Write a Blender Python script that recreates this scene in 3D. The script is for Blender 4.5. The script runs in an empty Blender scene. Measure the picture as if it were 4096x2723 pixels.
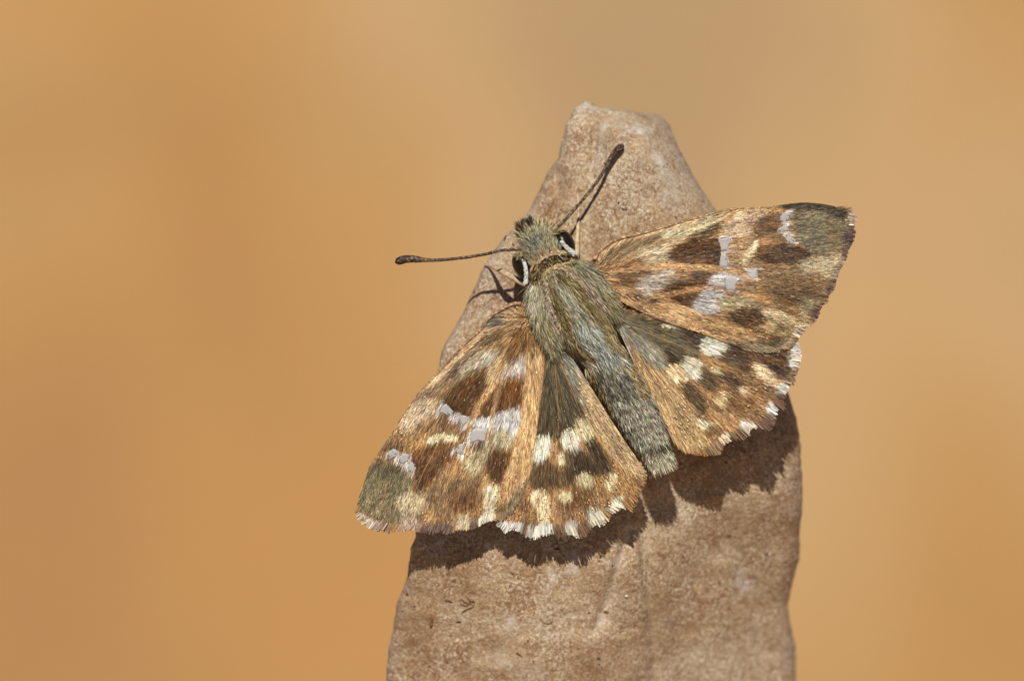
import bpy, math, random
import numpy as np
from mathutils import Vector, Matrix

random.seed(7)
rng = np.random.default_rng(11)
scene = bpy.context.scene
col = scene.collection

# ------------------------------------------------------------------ camera, sky, sun, exposure
PITCH = math.radians(35.0)          # the camera looks down at the stone
HEIGHT = 0.19                       # height of the butterfly above the sandy ground, metres
FIELD = 47.0                        # width of the picture at the butterfly, mm
DIST = 300.0                        # camera to butterfly, mm
cp, sp = math.cos(PITCH), math.sin(PITCH)
VIEW = Matrix(((1, 0, 0), (0, sp, -cp), (0, cp, sp)))   # columns: right, up, towards camera
FOCUS = Vector((0, 0, HEIGHT))

cam_data = bpy.data.cameras.new('camera')
cam = bpy.data.objects.new('camera', cam_data)
col.objects.link(cam)
cam.matrix_world = Matrix.Translation(FOCUS + VIEW @ Vector((0, 0, DIST / 1000))) @ VIEW.to_4x4()
cam_data.sensor_width = 36.0
cam_data.lens = 36.0 * DIST / FIELD
cam_data.clip_start = 0.005
cam_data.clip_end = 500.0
cam_data.dof.use_dof = True
cam_data.dof.focus_distance = (DIST - 0.35) / 1000
cam_data.dof.aperture_fstop = cam_data.lens / 8.0       # entrance pupil about 7 mm
scene.camera = cam

SUN_VIEW = Vector((-0.03, 0.60, 0.80)).normalized()     # towards the sun, seen from the picture
SUN = VIEW @ SUN_VIEW
world = bpy.data.worlds.new('World')
scene.world = world
world.use_nodes = True
wn = world.node_tree
sky = wn.nodes.new('ShaderNodeTexSky')
sky.sky_type = 'NISHITA'
sky.sun_disc = False
sky.altitude = 1200
sky.air_density = .85
sky.dust_density = .4
sky.sun_elevation = math.asin(SUN.z)
sky.sun_rotation = math.atan2(SUN.x, SUN.y)
bg = wn.nodes['Background']
bg.inputs['Strength'].default_value = 0.05
wn.links.new(sky.outputs['Color'], bg.inputs['Color'])
sun_data = bpy.data.lights.new('sun', 'SUN')
sun_data.energy = 5.0
sun_data.angle = math.radians(0.53)
sun_data.color = (1.0, 0.95, 0.86)
sun = bpy.data.objects.new('sun', sun_data)
col.objects.link(sun)
sun.rotation_euler = SUN.to_track_quat('Z', 'Y').to_euler()
sun.location = FOCUS + SUN * 2
scene.view_settings.view_transform = 'Standard'
scene.view_settings.look = 'None'
scene.view_settings.exposure = -0.12
scene.view_settings.gamma = 1.0
scene.view_settings.use_curve_mapping = False
scene.cycles.max_bounces = 8

# ------------------------------------------------------------------ helpers
K = FIELD / 4096.0                  # mm for one pixel of the photograph
VIEWS = {'0': (0, 0, 0.57593), '1': (2300, 750, 1.96), '2': (1400, 1180, 2.6133), '3': (1400, 1680, 1.9658),
         '4': (1900, 800, 3.92), '5': (1950, 1000, 1.65), '6': (2400, 1200, 2.24), '7': (1500, 350, 1.3106),
         '8': (1500, 1700, 1.3106), '9': (1350, 1950, 1.9658)}


def px(v, pts):
    """enlarged-view pixels -> photograph pixels"""
    x0, y0, s = VIEWS[v]
    a = np.asarray(pts, float).reshape(-1, 2) / s
    return a + (x0, y0)


def mm(p, z):
    """photograph pixels at height z (mm above the wing plane) -> mm"""
    p = np.asarray(p, float)
    z = np.broadcast_to(np.asarray(z, float), p.shape[:-1])
    f = 1 - z / DIST
    return np.stack([(p[..., 0] - 2048) * K * f, -(p[..., 1] - 1361.5) * K * f, z], -1)


def lin(c):
    c = np.asarray(c, float) / 255.0
    return np.where(c <= 0.04045, c / 12.92, ((c + 0.055) / 1.055) ** 2.4)


_tab = rng.random((64, 64, 64))


def noise3(p, scale):
    """smooth value noise, -1..1"""
    q = np.asarray(p, float) * scale
    i = np.floor(q).astype(int)
    f = q - i
    f = f * f * (3 - 2 * f)
    out = 0
    for dx in (0, 1):
        wx = f[..., 0] if dx else 1 - f[..., 0]
        for dy in (0, 1):
            wy = f[..., 1] if dy else 1 - f[..., 1]
            for dz in (0, 1):
                wz = f[..., 2] if dz else 1 - f[..., 2]
                out = out + wx * wy * wz * _tab[(i[..., 0] + dx) % 64, (i[..., 1] + dy) % 64, (i[..., 2] + dz) % 64]
    return out * 2 - 1


def noise2(p, scale, seed=0.0):
    p = np.asarray(p, float)
    return noise3(np.concatenate([p, np.full(p.shape[:-1] + (1,), seed / max(scale, 1e-9))], -1), scale)


def inside(p, poly):
    x, y = p[:, 0], p[:, 1]
    r = np.zeros(len(p), bool)
    for a, b in zip(poly, np.roll(poly, -1, 0)):
        c = (a[1] > y) != (b[1] > y)
        with np.errstate(divide='ignore', invalid='ignore'):
            r ^= c & (x < (b[0] - a[0]) * (y - a[1]) / (b[1] - a[1]) + a[0])
    return r


def dist_line(p, line, closed):
    d = np.full(len(p), 1e18)
    ends = np.roll(line, -1, 0) if closed else line[1:]
    for a, b in zip(line if closed else line[:-1], ends):
        ab = b - a
        t = np.clip(((p - a) @ ab) / max(ab @ ab, 1e-9), 0, 1)
        d = np.minimum(d, ((p - a - t[:, None] * ab) ** 2).sum(1))
    return np.sqrt(d)


def sdist(p, poly):
    d = dist_line(p, poly, True)
    return np.where(inside(p, poly), -d, d)


def smooth_poly(p, n=1, closed=True):
    p = np.asarray(p, float)
    for _ in range(n):
        if closed:
            q = np.roll(p, -1, 0)
            p = np.stack([p * .75 + q * .25, p * .25 + q * .75], 1).reshape(-1, 2)
        else:
            a, b = p[:-1], p[1:]
            m = np.stack([a * .75 + b * .25, a * .25 + b * .75], 1).reshape(-1, p.shape[1])
            p = np.concatenate([p[:1], m, p[-1:]])
    return p


def resample(line, n):
    line = np.asarray(line, float)
    s = np.concatenate([[0], np.cumsum(np.linalg.norm(np.diff(line, axis=0), axis=1))])
    t = np.linspace(0, s[-1], n)
    return np.stack([np.interp(t, s, line[:, k]) for k in range(line.shape[1])], 1)


class Pattern:
    """pigment (and painted front-edge glint) of a wing or of the fur: soft-edged patches on a base colour"""
    def __init__(self, base):
        self.base = lin(base)
        self.layers = []

    def patch(self, v, pts, rgb, soft=22, k=1.0):
        self.layers.append((smooth_poly(px(v, pts)), lin(rgb), soft, k, None))

    def line(self, v, pts, w, rgb, soft=6, k=1.0):
        self.layers.append((smooth_poly(px(v, pts), 2, False), lin(rgb), soft, k, w / VIEWS[v][2]))

    def at(self, p):
        c = np.tile(self.base, (len(p), 1))
        wob = noise2(p, 1 / 26.0, 3.3) * 8 + noise2(p, 1 / 9.0, 9.1) * 4
        for poly, rgb, soft, k, w in self.layers:
            lo, hi = poly.min(0) - soft - 14, poly.max(0) + soft + 14
            m = ((p >= lo) & (p <= hi)).all(1)
            if not m.any():
                continue
            q = p[m]
            d = sdist(q, poly) if w is None else dist_line(q, poly, False) - w / 2
            soft = soft * .85
            a = np.clip(.5 - (d - 6 + wob[m] * min(1, soft / 14)) / soft, 0, 1)
            a = (a * a * (3 - 2 * a) * k)[:, None]
            c[m] = c[m] * (1 - a) + rgb * a
        return c


ORIGIN = {}


def mesh_object(name, verts_mm, faces, mat, parent=None, origin=(0, 0, 0), colors=None, smooth=True):
    """a mesh from millimetres in the butterfly's frame; faces: list of index arrays (m, k)"""
    v = (np.asarray(verts_mm, float) - np.asarray(origin, float)) / 1000.0
    me = bpy.data.meshes.new(name)
    me.vertices.add(len(v))
    me.vertices.foreach_set('co', v.astype(np.float32).ravel())
    idx, starts, n = [], [], 0
    for f in faces:
        f = np.asarray(f, int)
        idx.append(f.ravel())
        starts.append(n + np.arange(len(f)) * f.shape[1])
        n += f.size
    me.loops.add(n)
    me.loops.foreach_set('vertex_index', np.concatenate(idx).astype(np.int32))
    st = np.concatenate(starts).astype(np.int32)
    me.polygons.add(len(st))
    me.polygons.foreach_set('loop_start', st)
    me.update(calc_edges=True)
    me.validate()
    if smooth:
        me.polygons.foreach_set('use_smooth', np.ones(len(me.polygons), bool))
    if colors is not None:
        at = me.color_attributes.new('Col', 'FLOAT_COLOR', 'POINT')
        c4 = np.concatenate([np.clip(colors, 0, 1), np.ones((len(v), 1))], 1)
        at.data.foreach_set('color', c4.astype(np.float32).ravel())
    me.materials.append(mat)
    o = bpy.data.objects.new(name, me)
    col.objects.link(o)
    if parent is not None:
        o.parent = parent
        o.location = Vector((np.asarray(origin, float) - np.asarray(ORIGIN.get(parent.name, (0, 0, 0)))) / 1000.0)
    else:
        o.matrix_world = Matrix.Translation(FOCUS + VIEW @ Vector(np.asarray(origin, float) / 1000)) @ VIEW.to_4x4()
    ORIGIN[o.name] = tuple(origin)
    return o


def new_mat(name):
    m = bpy.data.materials.new(name)
    m.use_nodes = True
    nt = m.node_tree
    return m, nt, nt.nodes['Principled BSDF']


def attr_mat(name, rough, spec=0.5, metallic=0.0, sheen=0.0, aniso=0.0):
    m, nt, b = new_mat(name)
    a = nt.nodes.new('ShaderNodeAttribute')
    a.attribute_name = 'Col'
    nt.links.new(a.outputs['Color'], b.inputs['Base Color'])
    b.inputs['Roughness'].default_value = rough
    b.inputs['Specular IOR Level'].default_value = spec
    b.inputs['Metallic'].default_value = metallic
    return m


def plain_mat(name, rgb, rough, spec=0.5, noise=None):
    m, nt, b = new_mat(name)
    c = tuple(lin(rgb)) + (1,)
    b.inputs['Base Color'].default_value = c
    b.inputs['Roughness'].default_value = rough
    b.inputs['Specular IOR Level'].default_value = spec
    if noise:
        tc = nt.nodes.new('ShaderNodeTexCoord')
        n = nt.nodes.new('ShaderNodeTexNoise')
        n.inputs['Scale'].default_value = noise[0]
        n.inputs['Detail'].default_value = 3
        r = nt.nodes.new('ShaderNodeValToRGB')
        r.color_ramp.elements[0].position = .35
        r.color_ramp.elements[1].position = .65
        r.color_ramp.elements[0].color = c
        r.color_ramp.elements[1].color = tuple(lin(noise[1])) + (1,)
        nt.links.new(tc.outputs['Object'], n.inputs['Vector'])
        nt.links.new(n.outputs['Fac'], r.inputs['Fac'])
        nt.links.new(r.outputs['Color'], b.inputs['Base Color'])
    return m


def grid_faces(a, b, wrap=False):
    i = np.arange(a - 1)[:, None]
    j = np.arange(b if wrap else b - 1)[None, :]
    j2 = (j + 1) % b
    return np.stack([i * b + j, i * b + j2, (i + 1) * b + j2, (i + 1) * b + j], -1).reshape(-1, 4)


def loft_points(path, w, h, nseg):
    """rings round a path (mm); w, h half width and half height"""
    path = np.asarray(path, float)
    t = np.gradient(path, axis=0)
    t /= np.linalg.norm(t, axis=1)[:, None]
    side = np.cross(t, (0, 0, 1.0))
    side /= np.maximum(np.linalg.norm(side, axis=1), 1e-6)[:, None]
    up = np.cross(side, t)
    ph = np.linspace(0, 2 * math.pi, nseg, endpoint=False)
    ring = side[:, None] * (np.cos(ph)[None, :, None] * np.asarray(w)[:, None, None]) + \
        up[:, None] * (np.sin(ph)[None, :, None] * np.asarray(h)[:, None, None])
    return path[:, None] + ring, t, side, up


def loft(name, path, w, h, nseg, mat, parent, colors=None, origin=(0, 0, 0), flip=True):
    r, t, s, u = loft_points(path, w, h, nseg)
    n = len(path)
    f = grid_faces(n, nseg, True)
    if flip:
        f = f[:, ::-1]
    v = np.concatenate([r.reshape(-1, 3), [path[0]], [path[-1]]])
    a = np.arange(nseg)
    cap0 = np.stack([np.full(nseg, n * nseg), a, (a + 1) % nseg], 1)
    cap1 = np.stack([np.full(nseg, n * nseg + 1), (n - 1) * nseg + (a + 1) % nseg, (n - 1) * nseg + a], 1)
    if colors is not None and callable(colors):
        colors = colors(v)
    return mesh_object(name, v, [f, cap0, cap1], mat, parent, origin, colors)


def hairs(name, parent, P, D, N, L, W, C, lift, mat, roll=0.5, blunt=0.0, origin=(0, 0, 0), tipk=0.8):
    """flat tapering hair scales: root pair, middle pair, tip (pair when blunt)"""
    n = len(P)
    D = D / np.linalg.norm(D, axis=1)[:, None]
    S = np.cross(D, N)
    S /= np.maximum(np.linalg.norm(S, axis=1), 1e-9)[:, None]
    U = np.cross(S, D)
    a = rng.normal(0, roll, n)[:, None]
    S2 = S * np.cos(a) + U * np.sin(a)
    hw = (W / 2)[:, None]
    L_, l_ = L[:, None], lift[:, None]
    mid = P + D * L_ * .55 + N * l_
    tip = P + D * L_ + N * l_ * tipk
    bl = hw * (0.35 + 0.65 * blunt)
    V = np.stack([P - S2 * hw * .7, P + S2 * hw * .7, mid + S2 * hw, mid - S2 * hw, tip + S2 * bl * (.3 + blunt), tip - S2 * bl * (.3 + blunt)], 1)
    base = np.arange(n)[:, None] * 6
    f = np.concatenate([base + [0, 1, 2, 3], base + [3, 2, 4, 5]])
    c = np.repeat(C, 6, 0)
    o = mesh_object(name, V.reshape(-1, 3), [f], mat, parent, origin, c, smooth=False)
    o['kind'] = 'stuff'
    return o


def jitter(c, lum=0.28, hue=0.06):
    n = len(c)
    return np.clip(c * np.exp(rng.normal(0, lum, n))[:, None] * np.exp(rng.normal(0, hue, (n, 3))), 0.004, 0.9)


def tag(o, label, cat, group=None):
    o['label'] = label
    o['category'] = cat
    if group:
        o['group'] = group
    return o


# ------------------------------------------------------------------ ground: sunlit ochre sand far behind
def make_ground():
    n = 160
    t = np.linspace(-1, 1, n)
    x = np.sign(t) * (np.abs(t) * .9 + np.abs(t) ** 9 * 79)      # fine near the stone, reaching to the horizon
    X, Y = np.meshgrid(x, x, indexing='ij')
    p = np.stack([X, Y + .3, np.zeros_like(X)], -1)
    near = np.exp(-(X ** 2 + Y ** 2) / 4)
    p[..., 2] = (noise3(p, 9.0) * .010 + noise3(p, 24.0) * .004) * near
    m, nt, b = new_mat('ochre_sand')
    tc = nt.nodes.new('ShaderNodeTexCoord')
    n1 = nt.nodes.new('ShaderNodeTexNoise')
    n1.inputs['Scale'].default_value = 17
    n1.inputs['Detail'].default_value = 2
    n2 = nt.nodes.new('ShaderNodeTexNoise')
    n2.inputs['Scale'].default_value = 600
    n2.inputs['Detail'].default_value = 4
    r = nt.nodes.new('ShaderNodeValToRGB')
    e = r.color_ramp.elements
    for _k in range(3):
        e.new(.5)
    for el, (po, cc) in zip(e, ((.30, (.425, .222, .086)), (.42, (.480, .255, .092)), (.51, (.510, .292, .115)), (.60, (.535, .335, .158)), (.72, (.445, .285, .145)))):
        el.position = po
        el.color = cc + (1,)
    mx = nt.nodes.new('ShaderNodeMix')
    mx.data_type = 'RGBA'
    mx.blend_type = 'MULTIPLY'
    mx.inputs[0].default_value = .35
    bump = nt.nodes.new('ShaderNodeBump')
    bump.inputs['Strength'].default_value = .4
    bump.inputs['Distance'].default_value = .002
    mp = nt.nodes.new('ShaderNodeMapping')
    mp.inputs['Rotation'].default_value = (0, 0, math.radians(24))
    mp.inputs['Location'].default_value = (.52, .31, .2)
    mp.inputs['Scale'].default_value = (1.25, .42, 1)
    nt.links.new(tc.outputs['Object'], mp.inputs['Vector'])
    nt.links.new(mp.outputs['Vector'], n1.inputs['Vector'])
    nt.links.new(tc.outputs['Object'], n2.inputs['Vector'])
    nt.links.new(n1.outputs['Fac'], r.inputs['Fac'])
    nt.links.new(r.outputs['Color'], mx.inputs[6])
    nt.links.new(n2.outputs['Color'], mx.inputs[7])
    nt.links.new(mx.outputs[2], b.inputs['Base Color'])
    nt.links.new(n2.outputs['Fac'], bump.inputs['Height'])
    nt.links.new(bump.outputs['Normal'], b.inputs['Normal'])
    b.inputs['Roughness'].default_value = .95
    b.inputs['Specular IOR Level'].default_value = .1
    o = mesh_object('ground', p.reshape(-1, 3) * 1000, [grid_faces(n, n)], m)
    o.matrix_world = Matrix.Identity(4)
    o['kind'] = 'structure'
    return o


make_ground()

# ------------------------------------------------------------------ stone
LEFT = np.array([(234, 1349), (238, 1338), (246, 1328), (262, 1319), (290, 1305), (320, 1298), (345, 1292), (365, 1288), (378, 1276), (400, 1262), (440, 1240), (480, 1220), (495, 1212), (520, 1190), (545, 1162), (575, 1140), (610, 1115), (640, 1103), (680, 1085), (720, 1066), (770, 1040), (810, 1015), (850, 1008), (900, 1000), (1000, 985), (1100, 972), (1200, 964), (1235, 960), (1262, 948), (1290, 944), (1330, 937), (1390, 915), (1440, 905), (1500, 895), (1568, 890), (1700, 880), (8000, 600)], float)
RIGHT = np.array([(234, 1353), (238, 1365), (243, 1372), (247, 1379), (251, 1422), (256, 1457), (264, 1515), (270, 1526), (286, 1540), (340, 1562), (400, 1596), (440, 1622), (485, 1650), (560, 1690), (650, 1735), (750, 1775), (850, 1802), (900, 1812), (970, 1834), (1030, 1846), (1100, 1850), (1200, 1847), (1290, 1840), (1340, 1828), (1390, 1817), (1430, 1820), (1480, 1830), (1568, 1833), (1700, 1840), (8000, 2300)], float)
CTRL = np.array([
    (1350, 236, -3.4), (1345, 300, -2.6), (1320, 330, -2.6), (1390, 255, -3.6), (1383, 330, -2.3), (1375, 380, -2.0),
    (1418, 296, -1.95), (1455, 310, -1.8), (1440, 262, -3.6), (1500, 272, -4.6), (1530, 300, -4.2), (1490, 300, -2.4),
    (1400, 400, -1.6), (1470, 400, -1.5), (1520, 370, -1.8), (1600, 440, -3.0), (1640, 500, -3.3), (1600, 560, -1.9), (1700, 620, -3.3),
    (1300, 400, -2.3), (1285, 400, -2.7), (1350, 500, -1.6), (1450, 500, -1.5),
    (1240, 500, -2.5), (1290, 480, -2.0), (1150, 600, -1.8), (1200, 600, -1.6), (1260, 580, -1.7), (1105, 645, -2.1), (1330, 580, -1.6), (1350, 720, -1.8), (1180, 700, -1.7), (1090, 740, -2.1),
    (1030, 900, -2.1), (1100, 1000, -1.6), (1000, 1180, -1.5), (1250, 1180, -1.35), (1000, 1290, -1.35), (960, 1290, -1.6), (970, 1190, -1.4), (960, 1350, -2.0), (1200, 1300, -1.4), (1380, 1240, -1.4),
    (1440, 1160, -1.5), (1475, 1150, -1.8), (1450, 1330, -1.8), (1480, 1330, -2.2), (1460, 1540, -3.6), (1500, 1400, -2.9),
    (1400, 1370, -2.0), (1370, 1450, -2.3),
    (960, 1450, -2.7), (1200, 1450, -2.0), (1200, 1568, -2.7), (1000, 1568, -3.4), (1400, 1560, -3.2),
    (1530, 1150, -2.5), (1560, 1120, -2.4), (1650, 1150, -2.7), (1780, 1150, -3.7), (1600, 1330, -4.2), (1750, 1350, -5.6), (1600, 1550, -5.8), (1780, 1550, -7.6), (1520, 1540, -4.6),
    (1700, 900, -2.6), (1560, 800, -2.0), (1740, 780, -3.2), (1450, 950, -1.9), (1300, 900, -1.8)], float)


def tps_fit(c):
    n = len(c)
    s = 500.0
    q = c[:, :2] / s
    d2 = ((q[:, None] - q[None]) ** 2).sum(-1)
    Km = d2 * np.log(d2 + 1e-12) * .5 + np.eye(n) * 1e-4
    Pm = np.concatenate([np.ones((n, 1)), q], 1)
    A = np.block([[Km, Pm], [Pm.T, np.zeros((3, 3))]])
    w = np.linalg.solve(A, np.concatenate([c[:, 2], np.zeros(3)]))

    def ev(p):
        p = p / s
        r2 = ((p[:, None] - q[None]) ** 2).sum(-1)
        return (r2 * np.log(r2 + 1e-12) * .5) @ w[:n] + w[n] + p @ w[n + 1:]
    return ev


TPS = tps_fit(CTRL)


def stone_z(p0):
    """front of the stone, mm, from full-picture pixels"""
    p0 = np.asarray(p0, float).reshape(-1, 2)
    yc = np.minimum(p0[:, 1], 1610)
    z = TPS(np.stack([p0[:, 0], yc], 1)) - (p0[:, 1] - yc) * .02 * .16
    q = p0 * .02
    z = z + noise2(q, .45, 1.7) * .12 + noise2(q, 1.2, 4.1) * .035 + noise2(q, 4.5, 8.3) * .016
    # worn flat cut on the right of the front face, and the sloping top
    for (ax_, ay_), (bx_, by_), zz, sl in (((1492, 307), (1589, 505), -1.75, 1.15), ((1400, 285), (1500, 312), -1.9, 1.3)):
        nx, ny = by_ - ay_, -(bx_ - ax_)
        ln = math.hypot(nx, ny)
        dd = ((p0[:, 0] - ax_) * nx + (p0[:, 1] - ay_) * ny) / ln * .02
        cut = zz - sl * dd + noise2(q, 2.0, 6.0) * .05
        on = np.clip((620 - p0[:, 1]) / 80, 0, 1) * np.clip((p0[:, 0] - 1385) / 20, 0, 1)
        z = np.where(z > cut, z + (cut - z) * on, z)
    for line, depth, wid in (([(1374, 290), (1370, 320), (1366, 370), (1360, 400)], .22, 9), ([(1450, 1225), (1424, 1290), (1400, 1370), (1370, 1450)], .22, 12),
                             ([(1484, 1150), (1490, 1300), (1500, 1560)], .10, 18)):
        z = z - depth * np.exp(-(dist_line(p0, np.array(line, float), False) / wid) ** 2)
    # old fractures: one lip stands proud of the other
    for (ax_, ay_), (bx_, by_), h in (((1470, 1140), (1492, 1600), .30), ((1448, 1225), (1370, 1460), .16), ((1310, 1290), (1180, 1640), .10), ((1290, 370), (1250, 560), .22), ((1205, 520), (1090, 780), .12),
                                      ((1660, 1180), (1760, 1560), .25), ((1000, 1300), (1120, 1640), .10)):
        tx, ty = bx_ - ax_, by_ - ay_
        ln = math.hypot(tx, ty)
        d = ((p0[:, 0] - ax_) * -ty + (p0[:, 1] - ay_) * tx) / ln * -1 + noise2(q, 1.1, ax_ * .1) * 10 + noise2(q, 4.0, ax_ * .1) * 3
        u = ((p0[:, 0] - ax_) * tx + (p0[:, 1] - ay_) * ty) / ln ** 2
        on = np.clip(u * 6, 0, 1) * np.clip((1 - u) * 6, 0, 1)
        z = z - h * on / (1 + np.exp(-np.clip(d / 2.2, -40, 40))) * np.exp(-np.clip(d, 0, None) / 70)
    return z - .10 * np.abs(noise2(q, .9, 12.5)) - .05 * np.abs(noise2(q, 2.3, 17.5))


def stone_marks(p):
    """rubbed pale edges (red), brown stains (green) and greyer tone near both outlines (blue) of the stone"""
    q = p * .02
    out = np.zeros((len(p), 3))
    wob = 1 + .7 * noise2(q, 2.2, 5.0) + .4 * noise2(q, 6.0, 2.0)
    for line, w, k in (([(1400, 287), (1455, 300), (1492, 307), (1518, 364), (1567, 474), (1592, 510)], 11, 1.0), ([(1335, 250), (1352, 240), (1372, 256)], 9, .9),
                       ([(1385, 300), (1372, 380), (1366, 410)], 9, .6), ([(1452, 1222), (1426, 1290), (1402, 1370), (1372, 1450)], 12, .7), ([(1478, 1140), (1488, 1300), (1498, 1560)], 10, .15),
                       ([(1318, 1290), (1326, 1312)], 13, 1.2), ([(1270, 1325), (1262, 1350)], 9, .8), ([(1165, 1450), (1172, 1430)], 12, .8), ([(1705, 1320), (1722, 1340)], 18, 1.0),
                       ([(1215, 492), (1195, 520)], 12, .7), ([(1240, 1560), (1150, 1520)], 16, .5), ([(1540, 430), (1530, 470)], 10, .6)):
        d = dist_line(p, np.array(line, float), False)
        out[:, 0] = np.maximum(out[:, 0], .62 * k * np.clip(wob - .35, 0, 1.3) * np.exp(-(d / (w * np.clip(wob, .3, 2))) ** 2))
    for x, y, r in ((1457, 318, 16), (1425, 312, 12), (1268, 445, 18), (1262, 500, 14), (1180, 650, 22), (1150, 700, 20), (1440, 480, 14), (1490, 440, 12), (1030, 1350, 12), (990, 1430, 20), (1060, 1500, 30),
                    (1110, 1400, 14), (1330, 310, 22), (1318, 350, 22), (1300, 400, 22), (1272, 470, 26), (1560, 1310, 10), (1590, 1350, 8), (1650, 1250, 22), (1620, 1400, 18), (1380, 1500, 30), (1200, 1400, 16), (1340, 440, 12)):
        d = np.hypot(p[:, 0] - x, p[:, 1] - y)
        out[:, 1] = np.maximum(out[:, 1], np.exp(-(d / (r * np.clip(wob, .3, 2))) ** 2))
    xl, xr = np.interp(p[:, 1], LEFT[:, 0], LEFT[:, 1]), np.interp(p[:, 1], RIGHT[:, 0], RIGHT[:, 1])
    e = np.minimum(p[:, 0] - xl, (xr - p[:, 0]) * .7)
    out[:, 2] = np.exp(-np.clip(e, 0, None) / 14) * np.clip(wob, .4, 1.4) * .9
    return np.clip(out, 0, 1)


def make_stone():
    ys = np.concatenate([np.arange(234, 300, 1.5), np.arange(300, 1604, 3.6), np.geomspace(1610, 11500, 70)])
    nc, nb = 300, 14
    t = np.linspace(-1, 1, nc)
    rows, marks = [], []
    for y in ys:
        ye = min(y, 8000)
        jit = noise2(np.array([[y * .02, 0.0], [y * .02, 50.0]]), .9, 2.0) * 3 + noise2(np.array([[y * .02, 9.0], [y * .02, 70.0]]), 4, 2.0) * 1.2
        k = min(1, (y - 234) / 40)
        xl = np.interp(ye, LEFT[:, 0], LEFT[:, 1]) + jit[0] * k
        xr = np.interp(ye, RIGHT[:, 0], RIGHT[:, 1]) + jit[1] * k
        m, h = (xl + xr) / 2, (xr - xl) / 2
        x = m + h * np.sin(t * math.pi / 2)
        pts = np.stack([x, np.full(nc, y)], 1)
        z = stone_z(pts)
        hm = h * .02
        rr = np.where(t < 0, min(.5, hm * .8), min(.9, hm * .8))
        de = (h - np.abs(x - m)) * .02
        q = np.clip(1 - de / rr, 0, 1)
        z = z - rr * (1 - np.sqrt(np.clip(1 - q * q, 0, 1)))
        P0 = pts / .57593
        front = mm(P0, z)
        deep = -20 - max(0, y - 1600) * .004
        tb = np.linspace(0, 1, nb + 1)[1:]
        def side(p, sgn):
            zz = p[2] + (deep - p[2]) * tb
            xx = p[0] + (m * .02 - 23.59 - p[0]) * (tb ** 2) * .55
            yy = np.full(nb, p[1]) + np.minimum(0, p[1] * 0) - tb * 1.5
            o = np.stack([xx, yy, zz], 1)
            o[:, 0] += noise3(o, .5) * .5 * tb
            return o
        back_r = side(front[-1], 1)
        back_l = side(front[0], -1)[::-1]
        rows.append(np.concatenate([front, back_r, back_l]))
        mk = stone_marks(pts)
        marks.append(np.concatenate([mk, np.tile(mk[-1], (nb, 1)), np.tile(mk[0], (nb, 1))]))
    V = np.stack(rows)
    n, w = V.shape[:2]
    f = grid_faces(n, w, True)
    cap = np.arange(w)[None, :]
    cap2 = (n - 1) * w + np.arange(w)[::-1][None, :]
    m, nt, b = new_mat('weathered_limestone')
    tc = nt.nodes.new('ShaderNodeTexCoord')

    def noise(scale, detail=4, rough=.6, dist=0.0):
        nd = nt.nodes.new('ShaderNodeTexNoise')
        nd.inputs['Scale'].default_value = scale
        nd.inputs['Detail'].default_value = detail
        nd.inputs['Roughness'].default_value = rough
        nd.inputs['Distortion'].default_value = dist
        nt.links.new(tc.outputs['Object'], nd.inputs['Vector'])
        return nd.outputs['Fac']

    def ramp(fac, stops):
        r = nt.nodes.new('ShaderNodeValToRGB')
        e = r.color_ramp.elements
        while len(e) < len(stops):
            e.new(.5)
        for k, (p, c) in enumerate(stops):
            e[k].position = p
            e[k].color = (tuple(lin(c)) if not np.isscalar(c) else (c, c, c)) + (1,)
        nt.links.new(fac, r.inputs['Fac'])
        return r.outputs['Color']

    def mix(fac, a, bcol, mode='MIX'):
        x = nt.nodes.new('ShaderNodeMix')
        x.data_type = 'RGBA'
        x.blend_type = mode
        if hasattr(fac, 'is_linked'):
            nt.links.new(fac, x.inputs[0])
        else:
            x.inputs[0].default_value = fac
        for s, v in ((6, a), (7, bcol)):
            if hasattr(v, 'is_linked'):
                nt.links.new(v, x.inputs[s])
            else:
                x.inputs[s].default_value = tuple(lin(v)) + (1,)
        return x.outputs[2]
    def times(u, v):
        x = nt.nodes.new('ShaderNodeMath')
        x.operation = 'MULTIPLY'
        nt.links.new(u, x.inputs[0])
        if hasattr(v, 'is_linked'):
            nt.links.new(v, x.inputs[1])
        else:
            x.inputs[1].default_value = v
        return x.outputs[0]
    at = nt.nodes.new('ShaderNodeAttribute')
    at.attribute_name = 'Col'
    sep = nt.nodes.new('ShaderNodeSeparateColor')
    nt.links.new(at.outputs['Color'], sep.inputs[0])
    base = ramp(noise(260, 5, .65), [(.36, (156, 128, 96)), (.5, (186, 161, 128)), (.64, (200, 183, 157))])
    base = mix(times(sep.outputs[2], .75), base, (158, 150, 142))
    base = mix(times(sep.outputs[1], .7), base, (140, 98, 64))
    zone = ramp(noise(330, 4, .65), [(.36, .25), (.60, 1.0)])
    zone2 = ramp(noise(410, 4, .65, .2), [(.40, .3), (.60, 1.0)])
    speck = ramp(noise(6000, 6, .8), [(.455, .95), (.505, 0.0)])
    c1 = mix(times(speck, zone), base, (116, 82, 50))
    fine = ramp(noise(13000, 2, .7), [(.38, .8), (.56, 0.0)])
    c1 = mix(fine, c1, (142, 108, 74))
    pale = ramp(noise(6600, 6, .8), [(.515, 0.0), (.58, .85)])
    c2 = mix(times(pale, zone2), c1, (220, 208, 188))
    c3 = mix(times(sep.outputs[0], ramp(noise(4200, 4, .7), [(.35, .2), (.6, .95)])), c2, (216, 210, 202))
    blot = ramp(noise(1700, 6, .8), [(.53, 0.0), (.60, .6)])
    c4 = mix(times(blot, zone), c3, (118, 80, 48))
    pits = ramp(noise(2300, 2, .5), [(.25, 1.0), (.29, 0.0)])
    c5 = mix(pits, c4, (60, 44, 32))
    nt.links.new(c5, b.inputs['Base Color'])
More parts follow.
